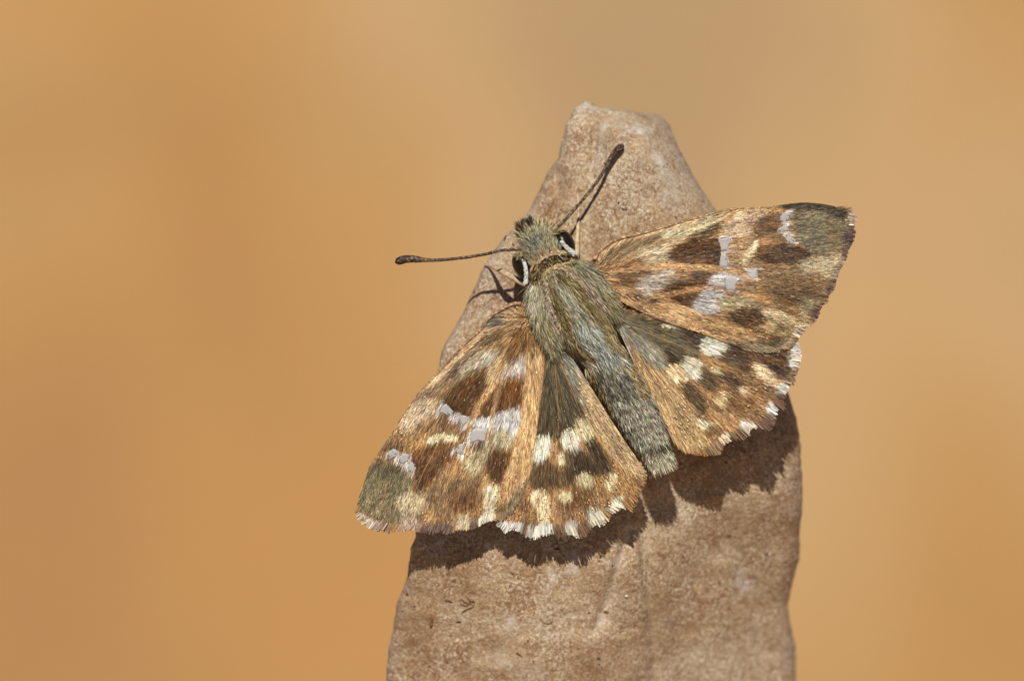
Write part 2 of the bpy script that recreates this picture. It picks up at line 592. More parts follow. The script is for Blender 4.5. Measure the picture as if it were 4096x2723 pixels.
    b.inputs['Roughness'].default_value = .85
    b.inputs['Specular IOR Level'].default_value = .3
    bump = nt.nodes.new('ShaderNodeBump')
    bump.inputs['Strength'].default_value = .8
    bump.inputs['Distance'].default_value = .00011
    nt.links.new(noise(3600, 6, .75), bump.inputs['Height'])
    nt.links.new(bump.outputs['Normal'], b.inputs['Normal'])
    o = mesh_object('stone', V.reshape(-1, 3), [f, cap, cap2], m, origin=(0, -225, -40), colors=np.concatenate(marks))
    tag(o, 'upright speckled tan and grey limestone shard under the resting butterfly', 'stone')
    return o


make_stone()


def on_stone(v, pts, lift=0.0):
    s = px(v, pts)
    return mm(s, stone_z(s * .57593) + lift)


# ------------------------------------------------------------------ butterfly
M_WING = attr_mat('wing_membrane', .55, .25)
M_HAIR = attr_mat('hair_scales', .5, .28)
M_FUR = attr_mat('body_fur', .55, .25)
M_FRINGE = attr_mat('fringe_scales', .55, .3)
M_FLAKE = attr_mat('golden_scales', .5, .35, .1)
M_GLASS, _nt, _b = new_mat('glassy_window')
_b.inputs['Base Color'].default_value = (.39, .37, .355, 1)
_b.inputs['Roughness'].default_value = .45
_b.inputs['Specular IOR Level'].default_value = .4
_tc = _nt.nodes.new('ShaderNodeTexCoord')
_n = _nt.nodes.new('ShaderNodeTexNoise')
_n.inputs['Scale'].default_value = 9000
_bp = _nt.nodes.new('ShaderNodeBump')
_bp.inputs['Strength'].default_value = .35
_bp.inputs['Distance'].default_value = .00003
_nt.links.new(_tc.outputs['Object'], _n.inputs['Vector'])
_nt.links.new(_n.outputs['Fac'], _bp.inputs['Height'])
_nt.links.new(_bp.outputs['Normal'], _b.inputs['Normal'])

AX0 = np.array([2112.0, 905.0])
AXD = np.array([.485, .875]) / np.hypot(.485, .875)
AXN = np.array([AXD[1], -AXD[0]])

root = bpy.data.objects.new('butterfly', None)
col.objects.link(root)
R0 = tuple(mm(AX0 + AXD * 400, -1.85))
root.matrix_world = Matrix.Translation(FOCUS + VIEW @ Vector(R0) / 1000) @ VIEW.to_4x4()
root.empty_display_size = .005
ORIGIN['butterfly'] = R0
tag(root, 'brown and cream mottled skipper butterfly basking with open wings on the stone', 'butterfly')

# ---- wings
WINGS = {}


def wing(key, name, base, outline, pat, glass, flow, kflow, rflow, zfun, n_hair, lens, fringe_pairs, golden, label):
    base = np.asarray(base, float)
    outline = smooth_poly(outline, 1)
    loop = resample(np.concatenate([outline, outline[:1]]), 361)[:-1]
    nr = 90
    tt = np.linspace(0, 1, nr)[:, None, None] ** .8
    P = base + (loop - base)[None] * tt
    P[1:-1] += rng.normal(0, .6, P[1:-1].shape)
    flat = P.reshape(-1, 2)

    def streak(p):
        d = p - base
        th, r = np.arctan2(d[:, 1], d[:, 0]), np.linalg.norm(d, axis=1)
        a = noise2(np.stack([th * 26, r / 130], 1), 1.0, 3.0) * .6 + noise2(np.stack([th * 70, r / 80], 1), 1.0, 7.0) * .6
        b = noise2(np.stack([th * 11, r / 75], 1), 1.0, 11.0) * .55 * np.clip(r / 300, 0, 1)
        return a + b
    z = zfun(flat)
    c = pat.at(flat) * (1 + .22 * noise2(flat, 1 / 4.0, 2.0))[:, None] * .8 * np.exp(.4 * streak(flat))[:, None]
    top = mm(flat, z)
    bot = mm(flat, z - .03)
    n = len(flat)
    nl = len(loop)
    f = grid_faces(nr, nl, True)
    v = np.concatenate([top, bot])
    rim = np.stack([(nr - 1) * nl + np.arange(nl), (nr - 1) * nl + (np.arange(nl) + 1) % nl,
                    n + (nr - 1) * nl + (np.arange(nl) + 1) % nl, n + (nr - 1) * nl + np.arange(nl)], 1)
    area = np.sum(loop[:, 0] * np.roll(loop[:, 1], -1) - np.roll(loop[:, 0], -1) * loop[:, 1])
    if area > 0:                       # clockwise on the picture: keep the upper side facing up
        f, f2 = f[:, ::-1], f + n
    else:
        f, f2 = f, f[:, ::-1] + n
    o = mesh_object(name, v, [f, f2, rim], M_WING, root, mm(base, zfun(base[None])[0]), np.concatenate([c, c * .9]))
    org = ORIGIN[o.name]
    if label:
        o['label'] = label

    def flowdir(p):
        d = p - base
        r = np.linalg.norm(d, axis=1)
        d = d / np.maximum(r, 1)[:, None]
        k = (np.clip(r / rflow, 0, 1) * kflow)[:, None]
        d = d * (1 - k) + np.asarray(flow) * k
        return d / np.linalg.norm(d, axis=1)[:, None], r

    # hair scales lying along the wing
    lo, hi = outline.min(0), outline.max(0)
    p = rng.uniform(lo, hi, (int(n_hair * 2.6), 2))
    p = p[inside(p, outline)][:n_hair]
    d, r = flowdir(p)
    ang = rng.normal(0, .055, len(p)) + noise2(p, 1 / 60.0, 6.6) * .12
    ca, sa = np.cos(ang), np.sin(ang)
    d = np.stack([d[:, 0] * ca - d[:, 1] * sa, d[:, 0] * sa + d[:, 1] * ca], 1)
    L = (lens[0] + (lens[1] - lens[0]) * np.clip(r / rflow, 0, 1)) * rng.uniform(.6, 1.3, len(p))
    tipp = p + d * (L * 1.0)[:, None]
    outside = ~inside(tipp, outline)
    near = np.full(len(p), 1e9)
    for inner, outer, _ in fringe_pairs:
        near[outside] = np.minimum(near[outside], dist_line(tipp[outside], inner, False))
    keep = ~(outside & (near > 34))
    for gp in glass:
        lo2, hi2 = gp.min(0) - 80, gp.max(0) + 80
        m = ((p > lo2) & (p < hi2)).all(1)
        gs = gp.mean(0) + (gp - gp.mean(0)) * .88
        for t in (0, .3, .6, .85):
            q = p[m] + d[m] * (L[m] * t)[:, None]
            keep[np.where(m)[0][inside(q, gs)]] = False
    p, d, r, L = p[keep], d[keep], r[keep], L[keep]
    c = pat.at(p + d * (L * .35)[:, None])
    c = c * np.exp(.55 * streak(p) - .08)[:, None]
    lum = c.mean(1)
    c = jitter(c * 1.14, .36, .08)
    u = rng.random(len(p))
    pale = (u < .07)
    c[pale] = c[pale] * .7 + lin((222, 210, 172)) * (.45 * np.clip(.25 + lum[pale] / .25, 0, 1) * rng.uniform(.6, 1.1, pale.sum()))[:, None]
    dark = u > .72
    c[dark] *= .45
    e = 4.0
    z0 = zfun(p)
    ze = zfun(p + d * e)
    sl = (ze - z0) / (e * K)
    D3 = np.stack([d[:, 0], -d[:, 1], sl], 1)
    zx = (zfun(p + (e, 0)) - z0) / (e * K)
    zy = -(zfun(p + (0, e)) - z0) / (e * K)
    N3 = np.stack([-zx, -zy, np.ones(len(p))], 1)
    N3 /= np.linalg.norm(N3, axis=1)[:, None]
    hairs('hair_scale_coat', o, mm(p, z0 + .012), D3, N3, L * K, rng.uniform(1.9, 3.2, len(p)) * K, c,
          rng.uniform(.012, .05, len(p)), M_HAIR, .24, origin=org)
    # small shiny scales
    q = rng.uniform(lo, hi, (9000, 2))
    q = q[inside(q, outline)]
    w = np.clip(golden(q), 0, 1)
    q = q[rng.random(len(q)) < w]
    if len(q):
        d, r = flowdir(q)
        z0 = zfun(q)
        D3 = np.stack([d[:, 0], -d[:, 1], rng.normal(0, .25, len(q))], 1)
        N3 = np.tile((0, 0, 1.0), (len(q), 1))
        hue = rng.random((len(q), 1))
        c = lin((235, 190, 140)) * (1 - hue) + lin((235, 192, 158)) * hue
        c = (pat.at(q) * .8 + c * .2) * rng.uniform(.8, 1.5, (len(q), 1))
        hairs('shiny_scales', o, mm(q, z0 + .09), D3, N3, rng.uniform(5, 11, len(q)) * K, rng.uniform(3, 5.5, len(q)) * K, c,
              np.full(len(q), .01), M_FLAKE, .45, .8, origin=org)
    # fringe
    FP, FD, FC, FL = [], [], [], []
    for inner, outer, wfun in fringe_pairs:
        seglen = np.linalg.norm(np.diff(outer, axis=0), axis=1).sum()
        nf = int(seglen / 1.05)
        a = resample(smooth_poly(inner, 1, False), 400)
        b = resample(outer, 400)
        u = rng.uniform(0, 399, nf)
        ia = np.stack([np.interp(u, np.arange(400), a[:, k]) for k in (0, 1)], 1)
        ib = np.stack([np.interp(u, np.arange(400), b[:, k]) for k in (0, 1)], 1)
        dd = ib - ia
        ln = np.linalg.norm(dd, axis=1)
        fd, _ = flowdir(ia)
        dn = dd / np.maximum(ln, 1)[:, None] * .6 + fd * .4
        dn += rng.normal(0, .07, dn.shape)
        FP.append(ia - fd * 8)
        FD.append(dn / np.linalg.norm(dn, axis=1)[:, None])
        FL.append((ln + 8) * np.where(rng.random(nf) < .5, rng.uniform(.82, .98, nf), rng.uniform(.5, .88, nf)))
        FC.append(pat.at(ib * .55 + ia * .45))
    p, d, L, c = map(np.concatenate, (FP, FD, FL, FC))
    z0 = zfun(p)
    D3 = np.stack([d[:, 0], -d[:, 1], rng.normal(-.05, .08, len(p))], 1)
    N3 = np.tile((0, 0, 1.0), (len(p), 1))
    hairs('fringe', o, mm(p, z0 + .01), D3, N3, L * K, rng.uniform(3.2, 5.8, len(p)) * K, jitter(c * 1.05, .28), rng.uniform(-.01, .05, len(p)),
          M_FRINGE, .35, .75, origin=org)
    # clear window spots
    for gp in glass:
        g = resample(np.concatenate([gp, gp[:1]]), 41)[:-1]
        g = g + rng.normal(0, 1.4, g.shape)
        cen = g.mean(0)
        rings = [cen[None]] + [cen + (g - cen) * k for k in (.3, .6, .85, 1.0)]
        zt = [zfun(x) + .06 for x, k in zip(rings, (0, .3, .6, .85, 1))]
        zt[-1] = zfun(rings[-1]) + .0
        vv = np.concatenate([mm(x, zz) for x, zz in zip(rings, zt)])
        m = len(g)
        j = np.arange(m)
        fan = np.stack([np.zeros(m, int), 1 + (j + 1) % m, 1 + j], 1)
        ff = grid_faces(4, m, True) + 1
        if np.sum(g[:, 0] * np.roll(g[:, 1], -1) - np.roll(g[:, 0], -1) * g[:, 1]) > 0:
            pass
        else:
            fan, ff = fan[:, ::-1], ff[:, ::-1]
        mesh_object('glassy_spot', vv, [fan, ff], M_GLASS, o, org)
    WINGS[key] = o
    return o


def pleats(base, z0, slope, lobes, amp, sag, rmax):
    base = np.asarray(base, float)

    def zf(p):
        p = np.asarray(p, float).reshape(-1, 2)
        d = p - base
        r = np.linalg.norm(d, axis=1)
        th = np.unwrap(np.arctan2(d[:, 1], d[:, 0])) if False else np.arctan2(d[:, 1], d[:, 0])
        u = r / rmax
        pl = np.sin(th * lobes + 1.0) * amp * np.clip(u * 1.6, 0, 1) + np.sin(th * lobes * 2.3) * amp * .4 * np.clip(u, 0, 1)
        return z0 + slope * u + sag * u * u + pl
    return zf


TAN = (156, 119, 76)
# right forewing
P1 = Pattern(TAN)
q = P1.patch
q('1', [(150, 560), (330, 400), (600, 340), (940, 245), (1180, 180), (1100, 300), (900, 340), (700, 420), (450, 480), (250, 600)], (160, 134, 100), 40)
q('1', [(240, 450), (450, 390), (700, 370), (560, 470), (330, 560), (230, 580)], (120, 96, 66), 50, .8)
q('1', [(480, 490), (700, 460), (760, 540), (640, 600), (480, 560)], (205, 184, 150), 50, .8)
q('1', [(650, 330), (900, 290), (1120, 230), (1080, 320), (860, 390), (700, 420)], (206, 192, 152), 40, .8)
q('1', [(850, 400), (1000, 330), (1140, 260), (1110, 340), (1030, 390), (900, 440)], (104, 78, 50), 26)
q('1', [(1130, 300), (1300, 200), (1520, 180), (1420, 290), (1340, 380), (1250, 400), (1150, 380)], (198, 166, 134), 50)
q('1', [(690, 530), (760, 485), (880, 445), (1000, 410), (1095, 395), (1130, 450), (1140, 520), (1130, 590), (1115, 630), (1000, 625), (860, 605), (760, 590)], (84, 52, 18), 22)
q('1', [(860, 670), (1000, 655), (1095, 665), (1060, 745), (980, 775), (880, 740)], (88, 58, 26), 22)
q('1', [(640, 790), (730, 735), (860, 745), (995, 765), (1000, 800), (960, 860), (890, 925), (800, 905), (700, 860)], (90, 56, 18), 22)
q('1', [(280, 680), (380, 630), (520, 645), (580, 690), (500, 740), (400, 760), (310, 735)], (100, 66, 30), 34)
q('1', [(440, 780), (560, 700), (650, 665), (740, 680), (680, 740), (620, 800), (540, 840)], (196, 190, 180), 64, .65)
q('1', [(1000, 800), (1080, 680), (1180, 675), (1175, 780), (1140, 835), (1090, 880), (1110, 960), (1040, 995), (960, 970), (870, 935), (940, 880)], (204, 197, 192), 20)
q('1', [(1200, 400), (1330, 390), (1400, 440), (1330, 520), (1290, 610), (1200, 610)], (172, 136, 98), 24)
q('1', [(1380, 300), (1480, 210), (1600, 220), (1590, 345), (1500, 380), (1380, 370)], (112, 82, 50), 36)
q('1', [(1690, 180), (1800, 125), (2000, 145), (2130, 220), (2120, 400), (2010, 510), (1850, 530), (1760, 470), (1720, 400), (1700, 300)], (114, 104, 78), 40)
q('1', [(1500, 145), (1700, 122), (1800, 112), (2000, 132), (2130, 205), (2080, 250), (1960, 200), (1850, 165), (1650, 170)], (66, 54, 38), 24)
q('1', [(1960, 240), (2090, 280), (2100, 420), (2020, 500), (1950, 400)], (108, 92, 62), 40)
q('1', [(1390, 460), (1500, 450), (1650, 445), (1750, 475), (1840, 540), (1800, 575), (1700, 605), (1560, 605), (1400, 560)], (92, 60, 26), 24)
q('1', [(1600, 480), (1760, 485), (1850, 545), (1740, 600), (1600, 590)], (72, 46, 20), 24)
q('1', [(1430, 650), (1700, 630), (1970, 690), (1920, 860), (1790, 990), (1700, 1000), (1560, 930), (1480, 800), (1440, 720)], (122, 92, 56), 50)
q('1', [(1560, 760), (1800, 720), (1860, 830), (1700, 900), (1580, 860)], (102, 74, 42), 60, .8)
q('1', [(1730, 610), (1850, 560), (1990, 530), (2090, 560), (2050, 640), (1980, 700), (1900, 645), (1800, 645)], (196, 180, 142), 44, .85)
q('1', [(1080, 880), (1250, 840), (1400, 920), (1400, 970), (1250, 950), (1110, 940)], (150, 134, 102), 34)
q('1', [(1150, 1010), (1260, 945), (1400, 960), (1500, 1010), (1440, 1055), (1340, 1085), (1250, 1065)], (82, 54, 24), 34)
q('1', [(1440, 965), (1540, 950), (1700, 1030), (1760, 1090), (1690, 1115), (1560, 1065)], (218, 188, 144), 26)
q('1', [(1430, 1065), (1600, 1060), (1710, 1120), (1620, 1160), (1500, 1120)], (206, 176, 130), 26)
q('1', [(1790, 860), (1880, 880), (1860, 990), (1760, 1070), (1740, 980)], (150, 132, 98), 34)
q('1', [(340, 850), (520, 860), (680, 885), (820, 930), (960, 985), (1150, 1060), (1300, 1110), (1450, 1150), (1520, 1200), (1400, 1225), (1200, 1195), (1000, 1145), (850, 1085), (700, 1025), (560, 965), (420, 900)], (194, 154, 108), 20)
q('1', [(1180, 1205), (1350, 1195), (1500, 1205), (1700, 1150), (1730, 1200), (1660, 1260), (1480, 1300), (1300, 1275)], (122, 112, 90), 44, .75)
P1.line('1', [(250, 660), (500, 640), (700, 610), (900, 625), (1120, 640), (1300, 640), (1420, 720)], 16, (196, 152, 106), 10, .8)
P1.line('1', [(560, 860), (760, 830), (1000, 770), (1120, 790), (1300, 830), (1500, 900)], 12, (204, 154, 102), 10, .6)
P1.line('1', [(1305, 600), (1320, 540), (1370, 485), (1405, 440)], 18, (226, 200, 152), 8)
P1.line('1', [(180, 560), (260, 470), (450, 400), (700, 330), (950, 260)], 16, (224, 180, 134), 10, .7)  # glint along the front edge, painted as a pale gold line
q('1', [(400, 835), (450, 825), (490, 835), (450, 850), (405, 848)], (70, 54, 38), 8)
q('1', [(520, 885), (590, 875), (660, 885), (600, 898), (530, 895)], (92, 72, 50), 8)
q('1', [(2130, 180), (2240, 180), (2250, 330), (2160, 310)], (190, 168, 150), 20)
q('1', [(2110, 320), (2230, 310), (2230, 420), (2100, 560), (2090, 460)], (92, 70, 62), 30)
q('1', [(2040, 600), (2120, 560), (2130, 640), (2060, 740), (1990, 720)], (150, 126, 104), 30)
q('1', [(1990, 720), (2080, 690), (2060, 800), (2000, 900), (1940, 850)], (100, 78, 68), 30)
q('1', [(1880, 920), (2000, 880), (1960, 980), (1890, 1080), (1820, 1010)], (104, 80, 68), 30)
q('1', [(1700, 1110), (1780, 1080), (1850, 1080), (1800, 1150), (1740, 1180)], (206, 192, 162), 20)
GL1 = [px('1', g) for g in (
    [(1112, 388), (1168, 396), (1228, 390), (1212, 450), (1192, 500), (1142, 500), (1132, 450)],
    [(1142, 508), (1185, 512), (1202, 560), (1196, 626), (1120, 626), (1136, 580)],
    [(1175, 700), (1215, 680), (1305, 710), (1262, 760), (1255, 812), (1190, 810), (1170, 760)],
    [(1325, 645), (1428, 640), (1432, 710), (1390, 722), (1350, 690)],
    [(1605, 220), (1660, 188), (1692, 205), (1685, 245), (1640, 277), (1605, 260)],
    [(1590, 320), (1640, 290), (1672, 310), (1674, 340), (1630, 357), (1593, 345)],
    [(1630, 380), (1680, 373), (1727, 420), (1715, 442), (1670, 427)])]
for g in GL1:
    P1.layers.append((g, lin((226, 208, 196)), 13, .9, None))
OUT1 = np.concatenate([px('1', x) for x in (
    [(-20, 680), (80, 600), (150, 560), (185, 500), (240, 450), (330, 395), (450, 370), (600, 335), (780, 280), (940, 235), (1060, 205), (1180, 170), (1300, 160), (1450, 155), (1600, 140), (1720, 122), (1790, 117), (1880, 122), (1990, 137), (2080, 160), (2140, 200)],
    [(2130, 310), (2122, 380), (2100, 450), (2070, 540), (2030, 620), (2000, 690), (1960, 770), (1920, 840), (1870, 910), (1850, 980), (1790, 1040), (1730, 1090), (1700, 1150)],
    [(1690, 1190), (1640, 1235), (1560, 1262), (1480, 1270), (1400, 1266), (1300, 1250), (1200, 1222), (1100, 1185), (1000, 1145), (900, 1115), (760, 1075), (620, 1025), (480, 955), (350, 890), (200, 820), (60, 800)])])
B1 = px('1', [(120, 700)])[0]
Z1 = pleats(B1, .74, .12, 13, .04, .08, 1050)
FR1 = [(px('1', [(2140, 200), (2130, 310), (2122, 380), (2100, 450), (2070, 540), (2030, 620), (2000, 690), (1960, 770), (1920, 840), (1870, 910), (1850, 980), (1790, 1040), (1730, 1090), (1700, 1150)]),
        px('1', [(2200, 205), (2220, 240), (2195, 300), (2210, 360), (2190, 430), (2150, 500), (2135, 575), (2090, 640), (2060, 720), (2045, 800), (1995, 850), (1990, 905), (1930, 955), (1915, 1025), (1870, 1080), (1835, 1110), (1790, 1150), (1755, 1195)]), None),
       (px('1', [(1700, 1150), (1690, 1190), (1640, 1235), (1560, 1262), (1480, 1270), (1400, 1266), (1300, 1250)]),
        px('1', [(1765, 1180), (1740, 1215), (1690, 1262), (1600, 1295), (1510, 1305), (1430, 1298), (1330, 1280)]), None)]

# left forewing
P2 = Pattern(TAN)
q = P2.patch
q('2', [(1800, 80), (1600, 130), (1400, 290), (1250, 450), (950, 770), (700, 1030), (800, 1040), (1000, 880), (1250, 620), (1450, 420), (1700, 260)], (160, 134, 102), 40)
q('2', [(1480, 290), (1560, 235), (1650, 230), (1590, 310), (1500, 320)], (96, 84, 68), 24)
q('2', [(1330, 540), (1250, 600), (1000, 870), (860, 990), (770, 1040), (900, 1060), (1010, 970), (1160, 850), (1280, 700)], (128, 102, 72), 30)
q('2', [(1180, 780), (1300, 640), (1420, 540), (1450, 580), (1300, 740), (1200, 830)], (208, 196, 160), 34, .8)
q('2', [(1360, 490), (1500, 400), (1650, 340), (1600, 440), (1450, 530)], (104, 78, 44), 40)
q('2', [(1630, 640), (1700, 480), (1770, 330), (1870, 330), (1860, 480), (1810, 590), (1720, 670)], (112, 78, 38), 34)
q('2', [(1350, 700), (1450, 610), (1560, 550), (1510, 660), (1400, 740)], (190, 180, 160), 40)
q('2', [(1540, 840), (1610, 730), (1740, 680), (1860, 630), (1850, 760), (1700, 815)], (200, 196, 188), 46, .8)
q('2', [(1440, 830), (1560, 640), (1640, 640), (1600, 760), (1530, 900)], (196, 168, 124), 36)
q('2', [(1160, 870), (1330, 760), (1440, 710), (1410, 840), (1260, 900)], (94, 70, 42), 30)
q('2', [(1005, 1080), (1060, 1000), (1150, 910), (1250, 865), (1390, 810), (1445, 870), (1400, 990), (1345, 1100), (1295, 1200), (1262, 1248), (1150, 1215), (1060, 1172), (1010, 1125)], (86, 54, 18), 22)
q('2', [(1330, 1200), (1400, 1080), (1470, 1000), (1550, 1010), (1535, 1150), (1470, 1245), (1400, 1285), (1310, 1265)], (90, 58, 22), 22)
q('2', [(1600, 880), (1700, 815), (1835, 820), (1838, 950), (1815, 1100), (1730, 1165), (1620, 1195), (1535, 1205), (1560, 1050), (1575, 950)], (104, 64, 20), 24)
q('2', [(900, 1240), (960, 1130), (1000, 1105), (1060, 1172), (1130, 1222), (1262, 1262), (1235, 1330), (1180, 1375), (1135, 1310), (1080, 1280), (1000, 1262)], (214, 212, 210), 12)
q('2', [(1275, 1290), (1470, 1258), (1560, 1218), (1720, 1165), (1820, 1160), (1790, 1350), (1730, 1460), (1600, 1420), (1480, 1380), (1300, 1350)], (204, 199, 194), 18)
q('2', [(1480, 1380), (1600, 1360), (1720, 1450), (1690, 1560), (1500, 1560)], (178, 164, 132), 30)
q('2', [(690, 1040), (900, 1060), (940, 1200), (850, 1230), (600, 1420), (540, 1340), (640, 1140)], (198, 170, 138), 44)
q('2', [(800, 1430), (900, 1255), (1000, 1285), (1090, 1295), (1150, 1390), (1050, 1450), (900, 1455)], (126, 95, 62), 26)
q('3', [(270, 195), (380, 140), (440, 180), (370, 235)], (118, 86, 52), 26)
q('3', [(480, 250), (560, 195), (700, 145), (850, 180), (820, 290), (720, 340), (660, 450), (570, 560), (505, 575), (500, 460), (520, 380)], (104, 68, 30), 26)
q('3', [(500, 330), (600, 300), (640, 400), (560, 520), (510, 520)], (82, 50, 20), 40, .8)
q('3', [(100, 510), (190, 320), (300, 310), (430, 380), (500, 480), (480, 620), (350, 700), (200, 750), (60, 670)], (112, 100, 72), 40)
q('3', [(300, 640), (420, 680), (560, 740), (560, 800), (200, 780), (180, 700)], (112, 98, 68), 40)
q('3', [(410, 580), (520, 555), (610, 590), (590, 690), (480, 725), (390, 650)], (194, 176, 138), 46, .85)
q('3', [(630, 500), (800, 430), (1000, 440), (1060, 560), (1010, 700), (850, 745), (700, 760), (610, 690)], (126, 97, 64), 50)
q('3', [(790, 560), (950, 540), (1000, 660), (860, 720), (790, 660)], (110, 70, 40), 40, .8)
q('3', [(910, 270), (1050, 180), (1120, 180), (1060, 330), (1000, 400), (910, 370)], (172, 156, 120), 34)
q('3', [(940, 170), (1000, 150), (1060, 170), (1050, 205), (960, 205)], (92, 62, 34), 14)
q('3', [(1080, 290), (1160, 200), (1290, 215), (1275, 330), (1215, 430), (1150, 480), (1085, 390)], (84, 54, 22), 34)
q('3', [(1065, 520), (1150, 480), (1180, 560), (1135, 690), (1065, 710), (1080, 600)], (216, 196, 156), 26)
q('2', [(1860, 540), (2035, 540), (2025, 900), (1985, 1130), (1955, 1400), (1925, 1567), (1745, 1567), (1790, 1350), (1825, 1100), (1845, 850)], (194, 154, 106), 16)
q('3', [(1335, -10), (1475, -10), (1455, 200), (1425, 380), (1355, 490), (1255, 630), (1160, 620), (1230, 420), (1290, 250)], (196, 154, 108), 20)
q('3', [(1370, 450), (1410, 480), (1350, 620), (1270, 745), (1150, 775), (1250, 640)], (112, 102, 82), 36, .75)
P2.line('2', [(1620, 700), (1480, 950), (1330, 1170), (1270, 1300), (1220, 1560)], 26, (194, 152, 106), 12, .7)
P2.line('2', [(1700, 700), (1560, 950), (1500, 1200), (1440, 1567)], 14, (192, 156, 112), 10, .5)
P2.line('2', [(850, 1500), (920, 1470), (1000, 1452), (1110, 1475)], 28, (224, 206, 160), 10)
P2.line('2', [(1380, 420), (1250, 540), (1080, 700), (930, 850), (780, 990)], 18, (224, 180, 134), 10, .7)  # pale gold line: the front edge's glint put into the colour
q('2', [(1900, 575), (1930, 565), (1955, 575), (1930, 605), (1905, 602)], (70, 52, 36), 8)
q('3', [(20, 730), (110, 740), (240, 830), (220, 900), (60, 830)], (186, 168, 148), 26)
q('3', [(180, 830), (320, 850), (330, 900), (190, 890)], (138, 112, 100), 30)
q('3', [(400, 760), (520, 750), (560, 830), (520, 900), (400, 880)], (180, 154, 132), 30)
q('3', [(560, 800), (800, 800), (800, 920), (570, 910)], (108, 84, 74), 30)
q('3', [(840, 740), (960, 740), (940, 900), (860, 890)], (170, 152, 122), 30)
q('3', [(960, 760), (1040, 760), (1020, 880), (950, 880)], (112, 92, 76), 24)
q('3', [(1030, 720), (1110, 700), (1120, 810), (1040, 840)], (216, 206, 180), 20)
GL2 = [px(v, g) for v, g in (
    ('2', [(935, 1225), (962, 1150), (1000, 1125), (1050, 1175), (1080, 1215), (1070, 1262), (1000, 1248)]),
    ('2', [(1130, 1240), (1250, 1268), (1232, 1322), (1182, 1368), (1145, 1305)]),
    ('2', [(1270, 1400), (1330, 1380), (1430, 1400), (1432, 1540), (1390, 1530), (1330, 1520), (1252, 1552), (1250, 1450)]),
    ('3', [(848, 190), (890, 178), (887, 282), (815, 240)]),
    ('3', [(300, 240), (350, 220), (385, 245), (370, 290), (312, 302), (295, 270)]),
    ('3', [(372, 300), (420, 255), (472, 265), (462, 320), (412, 347)]),
    ('3', [(450, 350), (490, 320), (512, 370), (492, 432), (455, 375)]))]
for g in GL2:
    P2.layers.append((g, lin((226, 212, 202)), 13, .9, None))
OUT2 = np.concatenate([
    px('2', [(2060, 200), (1900, 110), (1800, 80), (1700, 85), (1600, 130), (1480, 200), (1400, 290), (1350, 370), (1250, 450), (1150, 560), (1050, 660), (950, 770), (890, 830), (800, 930), (700, 1030), (650, 1110), (590, 1200), (500, 1330), (420, 1460)]),
    px('3', [(260, 200), (190, 300), (160, 345), (130, 430), (100, 520), (75, 600), (66, 690), (150, 770), (300, 792), (450, 802), (600, 812), (800, 812), (960, 782), (1060, 745), (1140, 730), (1200, 720), (1260, 680), (1310, 610), (1355, 530), (1395, 440), (1418, 370), (1430, 300), (1450, 200), (1470, 100), (1482, 0)]),
    px('2', [(1975, 1180), (2008, 1000), (2028, 800), (2040, 600), (2050, 450), (2090, 330)])])
B2 = px('2', [(1880, 240)])[0]
Z2 = pleats(B2, .74, .0, 13, .04, .02, 1050)
FR2 = [(px('3', [(66, 690), (150, 770), (300, 792), (450, 802), (600, 812), (800, 812), (960, 782), (1060, 745), (1140, 730)]),
        px('3', [(42, 690), (38, 745), (60, 795), (120, 830), (180, 862), (240, 882), (350, 884), (450, 864), (560, 888), (640, 898), (700, 886), (770, 908), (850, 874), (950, 872), (1010, 852), (1040, 822), (1085, 800), (1150, 790)]), None),
       (px('3', [(1140, 730), (1200, 720), (1260, 680), (1310, 610), (1355, 530), (1395, 440)]),
        px('3', [(1140, 800), (1210, 795), (1275, 735), (1330, 660), (1378, 560), (1412, 455)]), None)]

# right hindwing
P3 = Pattern((148, 112, 70))
q = P3.patch
q('6', [(180, 110), (330, 140), (520, 190), (700, 220), (900, 290), (870, 400), (860, 470), (720, 510), (600, 550), (420, 430), (250, 290)], (92, 80, 54), 40)
q('6', [(150, 190), (300, 260), (450, 380), (570, 520), (540, 600), (420, 530), (300, 410), (200, 290)], (134, 130, 112), 40)
q('6', [(520, 190), (620, 200), (640, 230), (560, 220)], (214, 196, 156), 16)
q('6', [(640, 225), (780, 240), (918, 300), (875, 425), (760, 375), (650, 295)], (64, 46, 24), 28)
q('6', [(560, 420), (700, 475), (745, 510), (650, 565), (560, 525)], (62, 48, 30), 24)
q('6', [(1060, 435), (1150, 395), (1240, 415), (1335, 500), (1310, 560), (1330, 650), (1200, 585), (1080, 525), (1005, 490)], (80, 55, 28), 30)
q('6', [(840, 675), (900, 625), (1020, 680), (1055, 765), (980, 805), (880, 735)], (82, 64, 40), 30)
q('6', [(1030, 615), (1150, 635), (1265, 720), (1225, 790), (1100, 725), (1040, 675)], (88, 65, 40), 30)
q('6', [(690, 670), (760, 715), (885, 830), (925, 920), (915, 1000), (850, 985), (770, 885), (700, 785)], (72, 54, 30), 30)
q('6', [(1330, 470), (1450, 445), (1620, 430), (1700, 480), (1690, 640), (1590, 705), (1490, 645), (1440, 580)], (92, 62, 32), 30)
q('6', [(1480, 595), (1560, 585), (1640, 640), (1580, 690), (1500, 655)], (62, 40, 20), 20)
q('6', [(1230, 780), (1400, 720), (1570, 780), (1540, 870), (1470, 960), (1350, 1070), (1180, 1030), (1000, 960), (1100, 850)], (136, 102, 66), 40)
q('6', [(1130, 880), (1300, 850), (1400, 900), (1250, 980), (1120, 960)], (112, 78, 44), 40)
q('6', [(1350, 565), (1440, 595), (1570, 720), (1570, 780), (1480, 725), (1380, 645)], (228, 194, 152), 24)
q('6', [(870, 435), (900, 305), (1000, 325), (1060, 370), (1135, 375), (1060, 435), (1010, 475), (930, 465)], (226, 221, 192), 14)
